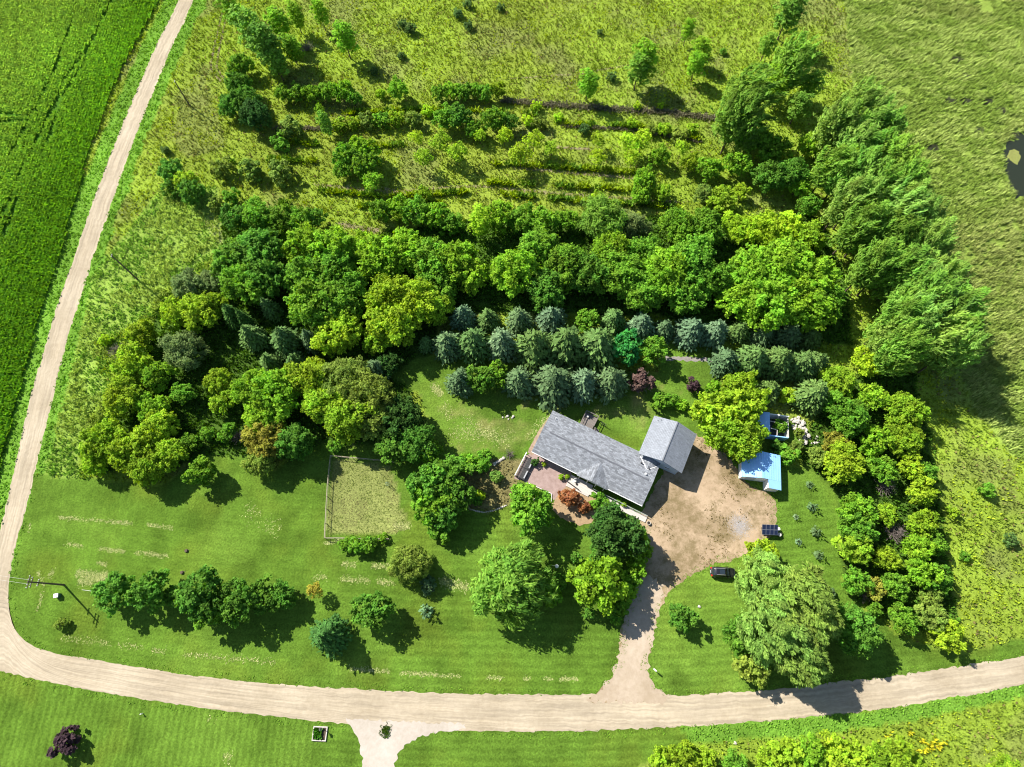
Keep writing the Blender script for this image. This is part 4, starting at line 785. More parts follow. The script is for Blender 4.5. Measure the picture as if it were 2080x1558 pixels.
_e = G['in the wind-blown east belt']; G['in the wind-blown east belt'] = []
_r = random.Random(4)
for k_, h_, x_, y_, r_ in _e:
    for q_ in (-1, 1):
        G['in the wind-blown east belt'].append((k_, h_ if _r.random() < .7 else ('pale' if h_ == 'poplar' else 'poplar'), x_ + q_ * _r.uniform(9, 16), y_ + q_ * _r.uniform(-6, 16) + 6, r_ * _r.uniform(.60, .78)))
ti = 0
for place, rowsG in G.items():
    byk = {}
    rs = random.Random(hash_(place))
    for r in sorted(rowsG, key=lambda q: q[2]): byk.setdefault((r[0], r[1]), []).append(r)
    for (kd, hu), lst in byk.items():
        nm, desc, cat = KN[kd]
        for j, (k_, h_, px, py, rp) in enumerate(lst):
            K = KIND[kd]; m = mpp(px, py); r = rp * m * {'spruce': 1.24, 'broad': .86, 'mid': .86, 'silver': .90, 'willow': .93, 'poplar': 1.0}.get(kd, 1.0); s = r / K['R']
            szf = rs.uniform(.92, 1.1); thin = {'in the east hedge': .86, 'in the second hedge line': .78, 'in the northern hedge line': .84, 'in the meadow sapling rows': .84, 'in the northern thicket': .88, 'in the upper woods': .9, 'in the western grove': .92}.get(place, 1.0); r *= thin; s *= thin
            if kd in ('poplar', 'slim', 'tallspruce'): szf *= min(1.25, max(.75, 1.15 / max(s, .5)))
            z = K['zc'] * s * szf
            p = at(px, py, z) ; p.z = 0
            if len(lst) == 1: lab = f"{NAMEHUE[hu]} {desc}, the only one so coloured {place}"
            else: lab = f"{NAMEHUE[hu]} {desc}, {ORD[j]} {place}"
            if len(lab.split()) > 16: lab = lab.replace(', the only one so coloured', '')
            v = rs.randrange(len(K['m'])); cm = K['m'][v]
            base = HUE[hu]; f = rs.uniform(.86, 1.14); g = rs.uniform(-.04, .12)
            col = (base[0] * f * (1 + g), base[1] * f, base[2] * f * (1 - g), 1)
            rz = rs.uniform(-.5, .5) if kd in ('poplar', 'slim', 'silver') else rs.uniform(0, 6.28)
            if K['t'] is None:
                o = link(nm, cm); o.location = p; o.rotation_euler = (0, 0, rz); o.scale = (s, s, s * szf)
                tag(o, lab, cat, 'plants ' + place); o.color = col
            else:
                o = thing(nm, lab, cat, p, rz, 'plants ' + place); o.scale = (s * rs.uniform(.93, 1.07), s * rs.uniform(.93, 1.07), s * szf)
                c_ = link('crown', cm, parent=o); c_.color = col
                link('trunk', K['t'][v], parent=o)
            ti += 1
print('trees', ti)
#BUILDINGS
# ------------------------------------------------------------------ buildings
def shingle_mat(name, c, rot=0.0, tone=.16):
    m = bpy.data.materials.new(name); m.use_nodes = True
    nt = m.node_tree; N = nt.nodes; L = nt.links; b = N['Principled BSDF']
    b.inputs['Roughness'].default_value = .85; b.inputs['Specular IOR Level'].default_value = .2
    tc = N.new('ShaderNodeTexCoord'); mp = N.new('ShaderNodeMapping'); mp.inputs['Rotation'].default_value = (0, 0, rot)
    L.new(tc.outputs['Object'], mp.inputs[0])
    br = N.new('ShaderNodeTexBrick'); br.inputs['Scale'].default_value = 1; br.inputs['Brick Width'].default_value = .62; br.inputs['Row Height'].default_value = .28
    br.inputs['Mortar Size'].default_value = .012; br.inputs['Mortar Smooth'].default_value = .4; br.inputs['Bias'].default_value = 0
    br.inputs['Color1'].default_value = (*[k * (1 - tone) for k in c], 1); br.inputs['Color2'].default_value = (*[k * (1 + tone) for k in c], 1)
    br.inputs['Mortar'].default_value = (*[k * .6 for k in c], 1)
    L.new(mp.outputs[0], br.inputs['Vector'])
    mp2 = N.new('ShaderNodeMapping'); mp2.inputs['Rotation'].default_value = (0, 0, rot); mp2.inputs['Scale'].default_value = (1.1, 3.2, 1)
    L.new(tc.outputs['Object'], mp2.inputs[0])
    no = N.new('ShaderNodeTexNoise'); no.inputs['Scale'].default_value = 1.0; no.inputs['Detail'].default_value = 6; no.inputs['Roughness'].default_value = .7
    L.new(mp2.outputs[0], no.inputs[0])
    r = N.new('ShaderNodeMapRange'); r.inputs[1].default_value = .3; r.inputs[2].default_value = .7; r.inputs[3].default_value = .76; r.inputs[4].default_value = 1.16
    L.new(no.outputs[0], r.inputs[0])
    s = N.new('ShaderNodeVectorMath'); s.operation = 'SCALE'; L.new(br.outputs['Color'], s.inputs[0]); L.new(r.outputs[0], s.inputs['Scale'])
    L.new(s.outputs[0], b.inputs['Base Color'])
    bp = N.new('ShaderNodeBump'); bp.inputs['Distance'].default_value = .02; L.new(br.outputs['Fac'], bp.inputs['Height']); bp.invert = True; L.new(bp.outputs[0], b.inputs['Normal'])
    return m
SH = shingle_mat('grey_shingles', (.225, .24, .262), 0, .3); SHR = shingle_mat('grey_shingles_turned', (.225, .24, .262), math.pi / 2, .3)
SH2 = shingle_mat('garage_shingles', (.245, .265, .295), math.pi / 2, .06)
def siding_mat(name, c):
    m = mat(name, c, .55, spec=.4); nt = m.node_tree; N = nt.nodes; L = nt.links; b = N['Principled BSDF']
    tc = N.new('ShaderNodeTexCoord'); w = N.new('ShaderNodeTexWave'); w.bands_direction = 'Z'; w.wave_profile = 'SAW'; w.inputs['Scale'].default_value = 2.2
    L.new(tc.outputs['Object'], w.inputs[0]); bp = N.new('ShaderNodeBump'); bp.inputs['Distance'].default_value = .02
    L.new(w.outputs['Fac'], bp.inputs['Height']); L.new(bp.outputs[0], b.inputs['Normal']); return m
SIDE = siding_mat('pale_siding', (.52, .60, .70))
WHITE = mat('white_paint', (.78, .78, .76), .5, .05, 2)
TRIM = mat('grey_trim', (.35, .36, .37), .6)
GLASS = mat('window_glass', (.02, .03, .04), .05, spec=.8)
CONC = mat('weathered_concrete', (.46, .44, .40), .9, .18, 1.3, bump=.02)
WOOD = mat('grey_deck_wood', (.17, .15, .135), .85, .25, 3)
PALEW = mat('pale_deck_wood', (.50, .46, .42), .85, .2, 2.2)
DARKW = mat('dark_stained_wood', (.055, .055, .055), .8, .3, 3)
STONE = mat('pale_stone', (.46, .43, .38), .9, .2, 3, bump=.03)
METALSKY = mat('sky_tinted_roofing', (.30, .58, .93), .32, .05, .6, spec=.8)  # white metal, with the blue of the reflected sky painted into its base colour
BLACKM = mat('black_steel', (.02, .02, .022), .5)
CHIMN = mat('galvanised_pipe', (.55, .55, .56), .4, metal=.6)

def window(parent, cx_, y, cz_, w, h, face=-1, along='x'):
    """window in a wall; face = outward sign; along = wall direction"""
    def P(a, b, z): return (cx_ + a, y + b * face, z) if along == 'x' else (y + b * face, cx_ + a, z)
    b = MB()
    def bx(a0, a1, z0, z1, d0, d1):
        c = P((a0 + a1) / 2, (d0 + d1) / 2, (z0 + z1) / 2); s = (abs(a1 - a0), abs(d1 - d0), z1 - z0)
        if along != 'x': s = (s[1], s[0], s[2])
        b.box(c, s)
    t = .09
    bx(-w / 2, w / 2, cz_ + h / 2 - t, cz_ + h / 2, .003, .06); bx(-w / 2 - .05, w / 2 + .05, cz_ - h / 2, cz_ - h / 2 + t, .003, .09)
    bx(-w / 2, -w / 2 + t, cz_ - h / 2 + t, cz_ + h / 2 - t, .003, .06); bx(w / 2 - t, w / 2, cz_ - h / 2 + t, cz_ + h / 2 - t, .003, .06)
    bx(-.03, .03, cz_ - h / 2 + t, cz_ + h / 2 - t, .003, .05)
    wd = b.build('window', WHITE, parent)
    b = MB(); c = P(0, .015, cz_); s = (w - 2 * t, .02, h - 2 * t)
    if along != 'x': s = (s[1], s[0], s[2])
    b.box(c, s).build('pane', GLASS, wd)
def gable_block(x0, x1, y0, y1, ze, zr, ridge='x'):
    b = MB()
    if ridge == 'x':
        ym = (y0 + y1) / 2
        b.quad((x0, y0, 0), (x1, y0, 0), (x1, y0, ze), (x0, y0, ze)).quad((x1, y1, 0), (x0, y1, 0), (x0, y1, ze), (x1, y1, ze))
        b.quad((x0, y1, 0), (x0, y0, 0), (x0, y0, ze), (x0, ym, zr), (x0, y1, ze)).quad((x1, y0, 0), (x1, y1, 0), (x1, y1, ze), (x1, ym, zr), (x1, y0, ze))
    else:
        xm = (x0 + x1) / 2
        b.quad((x0, y1, 0), (x0, y0, 0), (x0, y0, ze), (x0, y1, ze)).quad((x1, y0, 0), (x1, y1, 0), (x1, y1, ze), (x1, y0, ze))
        b.quad((x0, y0, 0), (x1, y0, 0), (x1, y0, ze), (xm, y0, zr), (x0, y0, ze)).quad((x1, y1, 0), (x0, y1, 0), (x0, y1, ze), (xm, y1, zr), (x1, y1, ze))
    return b
# ---- ranch house
HO = (4.03, 32.53); HA = math.radians(-27.1)
hr = thing('ranch_house', 'long low house with grey shingled gable roof and pale siding', 'house', (HO[0], HO[1], 0), HA)
LU, WV, ZE, ZR = 24.4, 10.0, 2.65, 3.95
sl_ = (ZR - ZE) / (WV / 2)
gable_block(.5, LU - .45, .7, WV - .5, ZE + .05, ZR - .22).build('wall', SIDE, hr)
b = MB(); b.slab([(0, 0, ZE), (LU, 0, ZE), (LU, WV / 2, ZR), (0, WV / 2, ZR)], .14); b.slab([(0, WV / 2, ZR), (LU, WV / 2, ZR), (LU, WV, ZE), (0, WV, ZE)], .14)
roof = b.build('roof', SH, hr)
b = MB(); zt = ZR + .012
b.bar((1.6, WV / 2, zt), (23.4, WV / 2, zt), .26, .06).build('ridge_vent', mat('ridge_vent_dark', (.11, .115, .13), .8), roof)
gz_ = 3.72; gy1 = (gz_ - ZE) / sl_
b = MB()
for sx, xe in ((-1, 10.0), (1, 17.2)):
    b.quad((13.5, -.35, gz_ + .02), (13.5, gy1, gz_ + .02), (xe, -.0, ZE + .02), (xe + sx * -.45, -.35, ZE + .10))
cg = b.build('porch_gable_roof', SHR, hr)
MB().quad((10.45, -.35, ZE + .1), (16.75, -.35, ZE + .1), (13.5, -.35, gz_ + .02)).build('gable_face', SIDE, hr)
b = MB(); b.bar((14.9, -.07, ZE - .02), (LU, -.07, ZE - .02), .13, .12); b.bar((0, -.07, ZE - .04), (10.2, -.07, ZE - .04), .11, .1)
b.build('gutter', WHITE, hr)
b = MB(); b.tube((23.3, -.07, ZE - .1), (23.3, .45, ZE - .35), .05); b.tube((23.3, .45, ZE - .35), (23.3, .62, .2), .05); b.build('downspout', WHITE, hr)
for u in (10.9, 12.7, 14.5, 16.3):
    MB().box((u, -.15, 1.38), (.14, .14, 2.5)).build('porch_post', WHITE, hr)
for u, w in ((2.2, 1.5), (5.2, 1.8), (8.2, 1.2), (15.6, 2.0), (19.0, 1.6), (22.0, 1.4)):
    window(hr, u, .7, 1.55, w, 1.2, -1)
for u in (3, 8.2, 12.5, 16.5): window(hr, u, WV - .5, 1.6, 1.2, 1.0, 1)
dr = MB().box((12.3, .67, 1.1), (1.0, .06, 2.1)).build('door', mat('dark_door', (.06, .02, .02), .5), hr)
MB().tube((12.7, .60, 1.05), (12.7, .64, 1.05), .04).build('handle', CHIMN, dr)
def hz(v): return ZE + sl_ * (v if v < WV / 2 else WV - v)
for u, v, r_, h_, m_ in ((1.39, 8.5, .10, .45, WHITE), (2.4, 7.3, .05, .3, BLACKM), (20.86, 7.75, .16, .5, DARKW), (22.7, 7.3, .13, .35, BLACKM), (22.45, 5.91, .2, .35, WHITE), (23.3, 6.6, .06, .35, BLACKM)):
    MB().tube((u, v, hz(v) - .05), (u, v, hz(v) + h_), r_, r_ * .95, 10).build('vent_pipe', m_, roof)
# cricket roof that ties the house to the garage
b = MB(); rz_ = 3.50
for sx, xe in ((-1, 20.25), (1, 24.4)):
    b.quad((22.33, 6.9, rz_ + .03), (22.33, 11.0, rz_ + .03), (xe, 11.0, 2.95), (xe, 9.0, 2.93))
cr = b.build('link_roof', SHR, hr)
b = MB(); b.bar((20.25, 9.05, 2.98), (22.3, 7.0, 3.5), .14, .03); b.bar((22.45, 7.0, 3.5), (24.35, 9.0, 2.98), .12, .03); b.build('valley_flashing', WHITE, hr)
MB().box((22.3, 10.3, 1.4), (3.6, 1.5, 2.8)).build('link_wall', SIDE, hr)
# ---- garage
GA = math.radians(-26.0)
ga = thing('garage', 'taller grey-roofed garage joined to the east end of the house', 'garage', (25.50, 31.62, 0), GA)
gW, gD, gE, gR = 9.25, 9.0, 4.25, 6.3
gable_block(.55, gW - .55, .55, gD - .4, gE + .1, gR - .2, 'y').build('wall', SIDE, ga)
b = MB(); b.slab([(0, 0, gE), (gW / 2, 0, gR), (gW / 2, gD, gR), (0, gD, gE)], .16); b.slab([(gW / 2, 0, gR), (gW, 0, gE), (gW, gD, gE), (gW / 2, gD, gR)], .16)
gr_ = b.build('roof', SH2, ga)
MB().bar((gW / 2, .02, gR + .01), (gW / 2, gD - .02, gR + .01), .2, .05).build('ridge_cap', mat('ridge_cap_grey', (.16, .17, .185), .8), gr_)
for x, y in ((1.0, 8.1), (1.5, 8.4)): MB().tube((x, y, gE + x * .44), (x, y, gE + x * .44 + .35), .05).build('vent_pipe', BLACKM, gr_)
window(ga, 6.6, .55, 1.9, 1.1, .8, -1)
gd = MB().box((gW - .53, 4.6, 1.3), (.06, 4.8, 2.5)).build('garage_door', WHITE, ga)
for k in range(1, 4): MB().box((gW - .495, 4.6, .05 + k * .62), (.02, 4.8, .03)).build('panel_joint', TRIM, gd)
# ---- white shed
sh = thing('shed', 'small white metal shed with blue-looking roof beside the yard', 'shed', (50.05, 26.85, 0), math.radians(-8))
b = MB(); b.slab([(-3.75, 0, 2.45), (0, 0, 3.5), (0, 5.5, 3.5), (-3.75, 5.5, 2.45)], .06); b.slab([(0, 0, 3.5), (4.1, 0, 2.5), (4.1, 5.5, 2.5), (0, 5.5, 3.5)], .06)
r1 = b.build('roof', METALSKY, sh)
b = MB()
for k in range(8): b.bar((-3.6 + k * .5, .02, 2.45 + (k * .5 + .15) * .28 + .02), (-3.6 + k * .5, 5.48, 2.45 + (k * .5 + .15) * .28 + .02), .03, .03)
for k in range(8): b.bar((.4 + k * .5, .02, 3.5 - (k * .5 + .4) * .244 + .02), (.4 + k * .5, 5.48, 3.5 - (k * .5 + .4) * .244 + .02), .03, .03)
b.build('roof_rib', METALSKY, r1)
MB().slab([(1.35, -1.75, 3.1), (4.1, -1.75, 2.44), (4.1, -.003, 2.49), (1.35, -.003, 3.15)], .06).build('lean_to_roof', METALSKY, sh)
gable_block(-3.5, 3.8, .15, 5.3, 2.48, 3.38, 'y').build('wall', WHITE, sh)
b = MB(); b.box((2.65, -.75, 1.22), (2.4, 1.7, 2.44)); b.build('lean_to_wall', WHITE, sh)
MB().box((-1.6, .13, 1.05), (1.9, .05, 2.1)).build('shed_door', mat('shed_door_grey', (.42, .45, .48), .6), sh)
MB().box((2.7, -1.63, 1.0), (1.1, .05, 1.9)).build('shed_door', WHITE, sh)
# ---- roofless outbuilding
ru = thing('roofless_shed', 'half-roofless white outbuilding with bare rafters and a shrub inside', 'shed', (53.34, 36.27, 0), math.radians(-8.4))
b = MB(); b.box((2.0, 4.6, 1.15), (4.6, .22, 2.3)); b.build('back_wall', WHITE, ru)
MB().box((1.9, -.1, 1.1), (4.3, .2, 2.2)).build('front_wall', METALSKY, ru)
MB().box((4.2, 2.2, .95), (.22, 4.3, 1.9)).build('side_wall', CONC, ru)
MB().slab([(-3.0, -.25, 2.35), (.05, -.25, 2.85), (.05, 4.7, 2.85), (-3.0, 4.7, 2.35)], .07).build('roof_sheet', METALSKY, ru)
MB().box((-1.4, 2.2, 1.15), (2.5, 4.2, 2.3)).build('roofed_wall', WHITE, ru)
for a, c_ in (((.1, 3.0, 2.3), (2.9, 2.75, 2.25)), ((1.9, 2.95, 2.33), (2.0, 4.5, 2.33)), ((.1, 1.5, 2.3), (1.6, 1.25, 2.3)), ((1.7, -.05, 2.25), (1.75, 1.2, 2.28))):
    MB().bar(a, c_, .12, .14).build('rafter', PALEW, ru)
MB().box((1.95, 2.2, .03), (4.1, 4.3, .06)).build('floor_slab', mat('dark_floor', (.05, .055, .05), .8), ru)  # floor in one even dark colour
# ---- stones: shared lumps
def rock(seed, r=.25, flat=.65):
    rs = random.Random(seed); b = MB(); prof = []
    n = 7; rings = ((.55, 0), (1.0, .35), (.8, .8), (.3, 1.0))
    for q, z in rings:
        for i in range(n):
            t = 2 * math.pi * i / n; k = q * rs.uniform(.8, 1.15)
            b.v.append((r * k * math.cos(t), r * k * math.sin(t) * .85, r * flat * z * 1.3 * rs.uniform(.85, 1.1)))
    for j in range(3):
        for i in range(n): a = j * n + i; c = j * n + (i + 1) % n; b.f.append((a, c, c + n, a + n))
    b.f.append(tuple(3 * n + i for i in range(n)))
    me = b.mesh('stone'); me.materials.append(STONE); return me
ROCKS = [rock(i) for i in range(5)]
def stones(parent, pts, smin, smax, seed, org):
    rs = random.Random(seed)
    for p in pts:
        o = link('stone', ROCKS[rs.randrange(5)], parent=parent); s = rs.uniform(smin, smax)
        o.location = (p[0] - org[0], p[1] - org[1], p[2] if len(p) > 2 else 0); o.scale = (s, s * rs.uniform(.7, 1.2), s); o.rotation_euler = (0, 0, rs.random() * 6.28)
def along(pts, step):
    P = poly(pts); d = np.concatenate([[0], np.cumsum(np.hypot(*np.diff(P, axis=0).T))]); t = np.arange(0, d[-1], step)
    return list(zip(np.interp(t, d, P[:, 0]), np.interp(t, d, P[:, 1])))
e = along([(945, 1011), (949, 1029), (955, 1034), (967, 1038), (983, 1041), (1003, 1037), (1018, 1031), (1030, 1026)], .38)
t = thing('stone_border', 'curved border of pale stones round the flower bed', 'border', (e[0][0], e[0][1], 0)); stones(t, e, .7, 1.0, 1, e[0])
rs = random.Random(8); c0 = at(1625, 872)
pts = []
PILE = poly([(1606, 850), (1622, 848), (1636, 856), (1642, 872), (1640, 890), (1632, 906), (1624, 902), (1620, 882), (1610, 870)])
while len(pts) < 95:
    x, y = c0.x + rs.uniform(-4, 4), c0.y + rs.uniform(-5, 5)
    if inside(PILE, np.array([x]), np.array([y]))[0]: pts.append((x, y, rs.choice((0, 0, .15, .3))))
t = thing('rock_pile', 'heap of pale rocks beside the roofless outbuilding', 'rock pile', (c0.x, c0.y, 0)); stones(t, pts, .8, 2.0, 9, c0)
c1 = at(1656, 893); t = thing('rock_pile', 'small outlying heap of pale rocks east of the larger heap', 'rock pile', (c1.x, c1.y, 0)); stones(t, [(c1.x + rs.uniform(-1.2, 1.0), c1.y + rs.uniform(-.8, .8)) for _ in range(9)], .9, 1.6, 10, c1)
c2 = at(1014, 938); t = thing('rock_group', 'pale rocks under the leafless bush by the flower bed', 'rocks', (c2.x, c2.y, 0)); stones(t, [(c2.x + k * .38 - 1, c2.y + k * .25 - .5) for k in range(6)], 1.0, 1.9, 11, c2)
c3 = at(1028, 848); t = thing('rock_group', 'little group of rocks on the lawn north of the house', 'rocks', (c3.x, c3.y, 0)); stones(t, [(c3.x - .7, c3.y), (c3.x, c3.y + .05), (c3.x + .35, c3.y + .3), (c3.x + .5, c3.y - .4), (c3.x + 1.3, c3.y - .1), (c3.x + 1.5, c3.y + .2)], .8, 1.5, 12, c3)
for px, py, lab in ((1086, 1015, 'lone pale stone in the bed west of the patio'), (1493, 1509, 'small white stone in the grass south of the road'), (1420, 1232, 'small pale stone on the lawn by the driveway curve')):
    o = link('boulder', ROCKS[1]); o.location = at(px, py); o.scale = (1.3, 1.3, 1.2); tag(o, lab, 'stone')
# ---- patio, walkway, decks (house frame)
def HP(u, v, z=0):
    c, s = math.cos(HA), math.sin(HA); return np.array((HO[0] + u * c - v * s, HO[1] + u * s + v * c))
sheet('patio', np.array([HP(-.9, -.6), HP(-.95, -6.0), HP(1.5, -5.75), HP(7.2, -5.5), HP(8.2, -6.4), HP(9.3, -5.6), HP(9.5, -3.5), HP(9.4, -.5), HP(9.0, .6), HP(0, .6)]), mat('patio_gravel', (.29, .20, .175), .9, .18, 1.2, alt=(.35, .26, .235)), .02, .12, 20)
sheet('gravel_strip', np.array([HP(-.9, 0), HP(.45, 0), HP(.45, 9.6), HP(-.2, 10.2), HP(-.7, 8), HP(-1.0, 4)]), mat('tan_mulch', (.28, .20, .14), .9, .25, 2), .024, .15, 21)
sheet('mulch_bed', np.array([HP(8.4, -6), HP(8.6, -8.2), HP(11, -9), HP(15, -8.6), HP(17, -7), HP(17, -2.2), HP(9.3, -2.6)]), mat('tan_mulch_bed', (.30, .21, .12), .9, .25, 2), .028, .15, 22)
wk = thing('walkway', 'pale boardwalk with thin rail along the front of the house', 'walkway', (HO[0], HO[1], 0), HA)
for k in range(50):
    u = 14.3 + k * .245
    MB().box((u, -1.55 - (k * .002), .17), (.235, 1.2, .05)).build('plank', PALEW, wk) if k == 0 else None
pl0 = [o for o in wk.children if o.name.startswith('plank')][0]
for k in range(1, 50):
    o = pl0.copy(); COL.objects.link(o); o.location = (k * .245, 0, ((k * 37) % 5) * .002)
b = MB(); b.bar((14.2, -1.0, .07), (26.5, -1.0, .07), .1, .14); b.bar((14.2, -2.1, .07), (26.5, -2.1, .07), .1, .14); b.build('beam', WOOD, wk)
b = MB(); b.bar((14.4, -.88, .95), (26.3, -.88, .95), .08, .05); b.bar((14.4, -.88, .5), (26.3, -.88, .5), .04, .04); b.build('rail', mat('grey_green_rail', (.36, .40, .37), .6), wk)
for k in range(9): MB().box((14.4 + k * 1.48, -.88, .47), (.08, .08, .94)).build('rail_post', TRIM, wk)
dk = thing('front_deck', 'weathered pale wooden deck before the porch gable', 'deck', (HO[0], HO[1], 0), HA)
pl = MB().box((9.3, -1.35, .17), (.24, 2.6, .05)).build('plank', PALEW, dk)
for k in range(1, 20):
    o = pl.copy(); COL.objects.link(o); o.location = (k * .25, 0, ((k * 53) % 7) * .0015)
MB().box((11.7, -1.35, .07), (4.9, 2.5, .13)).build('beam', WOOD, dk)
MB().bar((8.9, -1.75, .45), (12.0, -2.3, .45), .12, .5).build('low_rail', DARKW, dk)
bd = thing('back_deck', 'small raised dark wooden deck behind the house', 'deck', (HO[0], HO[1], 0), HA)
pl = MB().box((6.45, 11.7, .72), (.26, 3.7, .05)).build('plank', WOOD, bd)
for k in range(1, 10):
    o = pl.copy(); COL.objects.link(o); o.location = (k * .275, 0, ((k * 31) % 5) * .002)
MB().box((7.65, 11.7, .35), (2.7, 3.6, .66)).build('skirt', DARKW, bd)
b = MB()
for a, c_ in (((6.3, 13.6), (9.1, 13.6)), ((6.3, 10.2), (6.3, 13.6)), ((9.1, 11.2), (9.1, 13.6))):
    b.bar((*a, 1.65), (*c_, 1.65), .14, .06); b.bar((*a, 1.2), (*c_, 1.2), .04, .08)
b.build('rail', WOOD, bd)
for x, y in ((6.3, 13.6), (9.1, 13.6), (7.7, 13.6), (6.3, 12), (9.1, 11.2), (9.1, 12.4)): MB().box((x, y, 1.15), (.1, .1, .96)).build('rail_post', WOOD, bd)
for k in range(3): MB().box((9.5 + k * .35, 10.7, .58 - k * .2), (.35, 1.3, .08)).build('step', WOOD, bd)
MB().box((7.0, 12.7, .98), (.5, .5, .45)).build('storage_box', CONC, bd)
tr = thing('trellis_gate', 'dark wooden gate frame standing on the lawn by the back deck', 'gate', (*HP(10.6, 12.2), 0), HA)
b = MB(); b.bar((-.5, .6, 1.2), (.7, .6, 1.2), .07, .07); b.bar((-.5, .6, .2), (.7, .6, .2), .07, .07); b.build('rail', DARKW, tr)
for x in (-.5, .1, .7): MB().box((x, .6, .65), (.07, .07, 1.3)).build('gate_post', DARKW, tr)
# dark platform with a white top rail at the west end of the patio
pf = thing('patio_platform', 'dark two-panel platform with white rail at the patio west end', 'platform', (HO[0], HO[1], 0), HA)
for y0, y1 in ((-5.5, -3.35), (-3.2, -1.1)):
    b = MB(); n_ = 9
    for k in range(n_): b.box((-.75 + .1 + k * .205, (y0 + y1) / 2, .62), (.17, y1 - y0, .05))
    b.build('slat_panel', DARKW, pf)
b = MB(); b.box((.15, -5.57, .55), (2.1, .12, .18)); b.box((.15, -3.27, .55), (2.1, .1, .18)); b.box((.15, -1.03, .55), (2.1, .12, .18)); b.build('frame', BLACKM, pf)
b = MB(); b.bar((-.98, -5.7, 1.1), (-1.0, -.2, 1.1), .17, .08); b.build('rail', WHITE, pf)
for y in (-5.6, -3.8, -2.0, -.3): MB().box((-.98, y, .53), (.1, .1, 1.06)).build('rail_post', WHITE, pf)
for y0, y1 in ((-5.3, -3.6), (-2.9, -1.6)): MB().box((.9, (y0 + y1) / 2, .70), (.26, y1 - y0, .05)).build('seat_board', TRIM, pf)
for x, y in ((-.8, -5.5), (1.1, -5.5), (-.8, -1.1), (1.1, -1.1)): MB().box((x, y, .3), (.1, .1, .6)).build('leg', BLACKM, pf)
ed = thing('patio_edging', 'low white rail edging along the south side of the patio', 'edging', (HO[0], HO[1], 0), HA)
b = MB(); b.bar((1.6, -5.7, .22), (7.3, -5.45, .22), .07, .08); b.bar((7.3, -5.45, .22), (8.0, -7.1, .22), .07, .08); b.build('rail', WHITE, ed)
for k in range(5): MB().box((1.7 + k * 1.35, -5.68 + k * .055, .1), (.08, .08, .2)).build('rail_post', WHITE, ed)
pb = along([(1119, 1022), (1140, 1028), (1160, 1038), (1185, 1048), (1205, 1052)], .33)
t = thing('brick_edging', 'curved tan brick edging of the shrub bed by the house', 'border', (pb[0][0], pb[0][1], 0))
bme = MB().box((0, 0, .05), (.27, .13, .12)).mesh('brick'); bme.materials.append(mat('tan_brick', (.42, .30, .18), .9, .15, 4))
for i, p in enumerate(pb):
    q = pb[min(i + 1, len(pb) - 1)]; o = link('brick', bme, parent=t); o.location = (p[0] - pb[0][0], p[1] - pb[0][1], 0); o.rotation_euler = (0, 0, math.atan2(q[1] - p[1], q[0] - p[0]) if i < len(pb) - 1 else 0)
# garden furniture on the deck
fu = thing('garden_chair', 'white garden chair on the front deck', 'chair', (*HP(10.4, -.9), .2), HA + .5)
b = MB(); b.box((0, 0, .42), (.5, .5, .05)); b.build('seat', WHITE, fu); MB().box((0, .25, .72), (.5, .05, .6)).build('backrest', WHITE, fu)
for x, y in ((-.2, -.2), (.2, -.2), (-.2, .2), (.2, .2)): MB().box((x, y, .2), (.05, .05, .4)).build('leg', WHITE, fu)
def pot(px, py, r, h, lab, m_, plant=None):
    p = at(px, py); o = thing('plant_pot', lab, 'pot', p)
    MB().lathe([(r * .8, 0), (r, h), (r * .88, h), (r * .8, h * .85), (.01, h * .85)], n=14).build('pot', m_, o)
    MB().lathe([(.01, h * .9), (r * .8, h * .87)], n=12).build('soil', mat('dark_soil', (.03, .022, .016), .95), o)
pot(1317, 1063, .38, .45, 'pale round planter at the end of the boardwalk', CONC)
pot(1171, 984, .22, .35, 'small dark pot beside the white garden chair', BLACKM)
# ---- SUV
def loft(rings, m_, name, parent):
    b = MB(); n = len(rings[0])
    for r_ in rings: b.v += r_
    for j in range(len(rings) - 1):
        for i in range(n): a = j * n + i; c = j * n + (i + 1) % n; b.f.append((a, c, c + n, a + n))
    b.f.append(tuple(reversed(range(n)))); b.f.append(tuple((len(rings) - 1) * n + i for i in range(n)))
    o = b.build(name, m_, parent, smooth=True)
    return o
def ring(x, w, z0, z1, rr=.16, sh_=0.0):
    """rounded rectangle in the y-z plane at x; sh_ narrows the top"""
    pts = []
    for cy_, cz_, a0 in ((w - rr, z1 - rr, 0), (-w + rr, z1 - rr, 90), (-w + rr, z0 + rr, 180), (w - rr, z0 + rr, 270)):
        for k in range(4):
            a = math.radians(a0 + k * 30); y = cy_ + rr * math.cos(a); z = cz_ + rr * math.sin(a)
            f = 1 - sh_ * (z - z0) / (z1 - z0); pts.append((x, y * f, z))
    return pts
p = at(1466, 1163); car = thing('parked_car', 'black SUV parked on the grass with red tail lights facing left', 'car', p, math.radians(-3))
PAINT = mat('black_car_paint', (.012, .012, .014), .25, spec=.6, coat=1.0)
body = loft([ring(-2.33, .70, .45, .92, .15), ring(-2.25, .86, .35, 1.05, .18), ring(-1.6, .93, .30, 1.10, .18), ring(0, .94, .28, 1.08, .18), ring(1.1, .93, .30, 1.04, .18), ring(1.9, .88, .34, .96, .2), ring(2.25, .78, .42, .84, .18), ring(2.34, .62, .48, .74, .12)], PAINT, 'body', car)
loft([ring(-2.2, .72, 1.0, 1.15, .07, .0), ring(-1.95, .78, .98, 1.62, .12, .12), ring(-1.5, .80, .98, 1.72, .14, .16), ring(.1, .80, .98, 1.71, .14, .17), ring(.75, .79, .98, 1.5, .12, .13), ring(1.25, .76, .96, 1.1, .06, .02)], mat('tinted_glass', (.02, .028, .03), .06, spec=.8), 'windows', car)
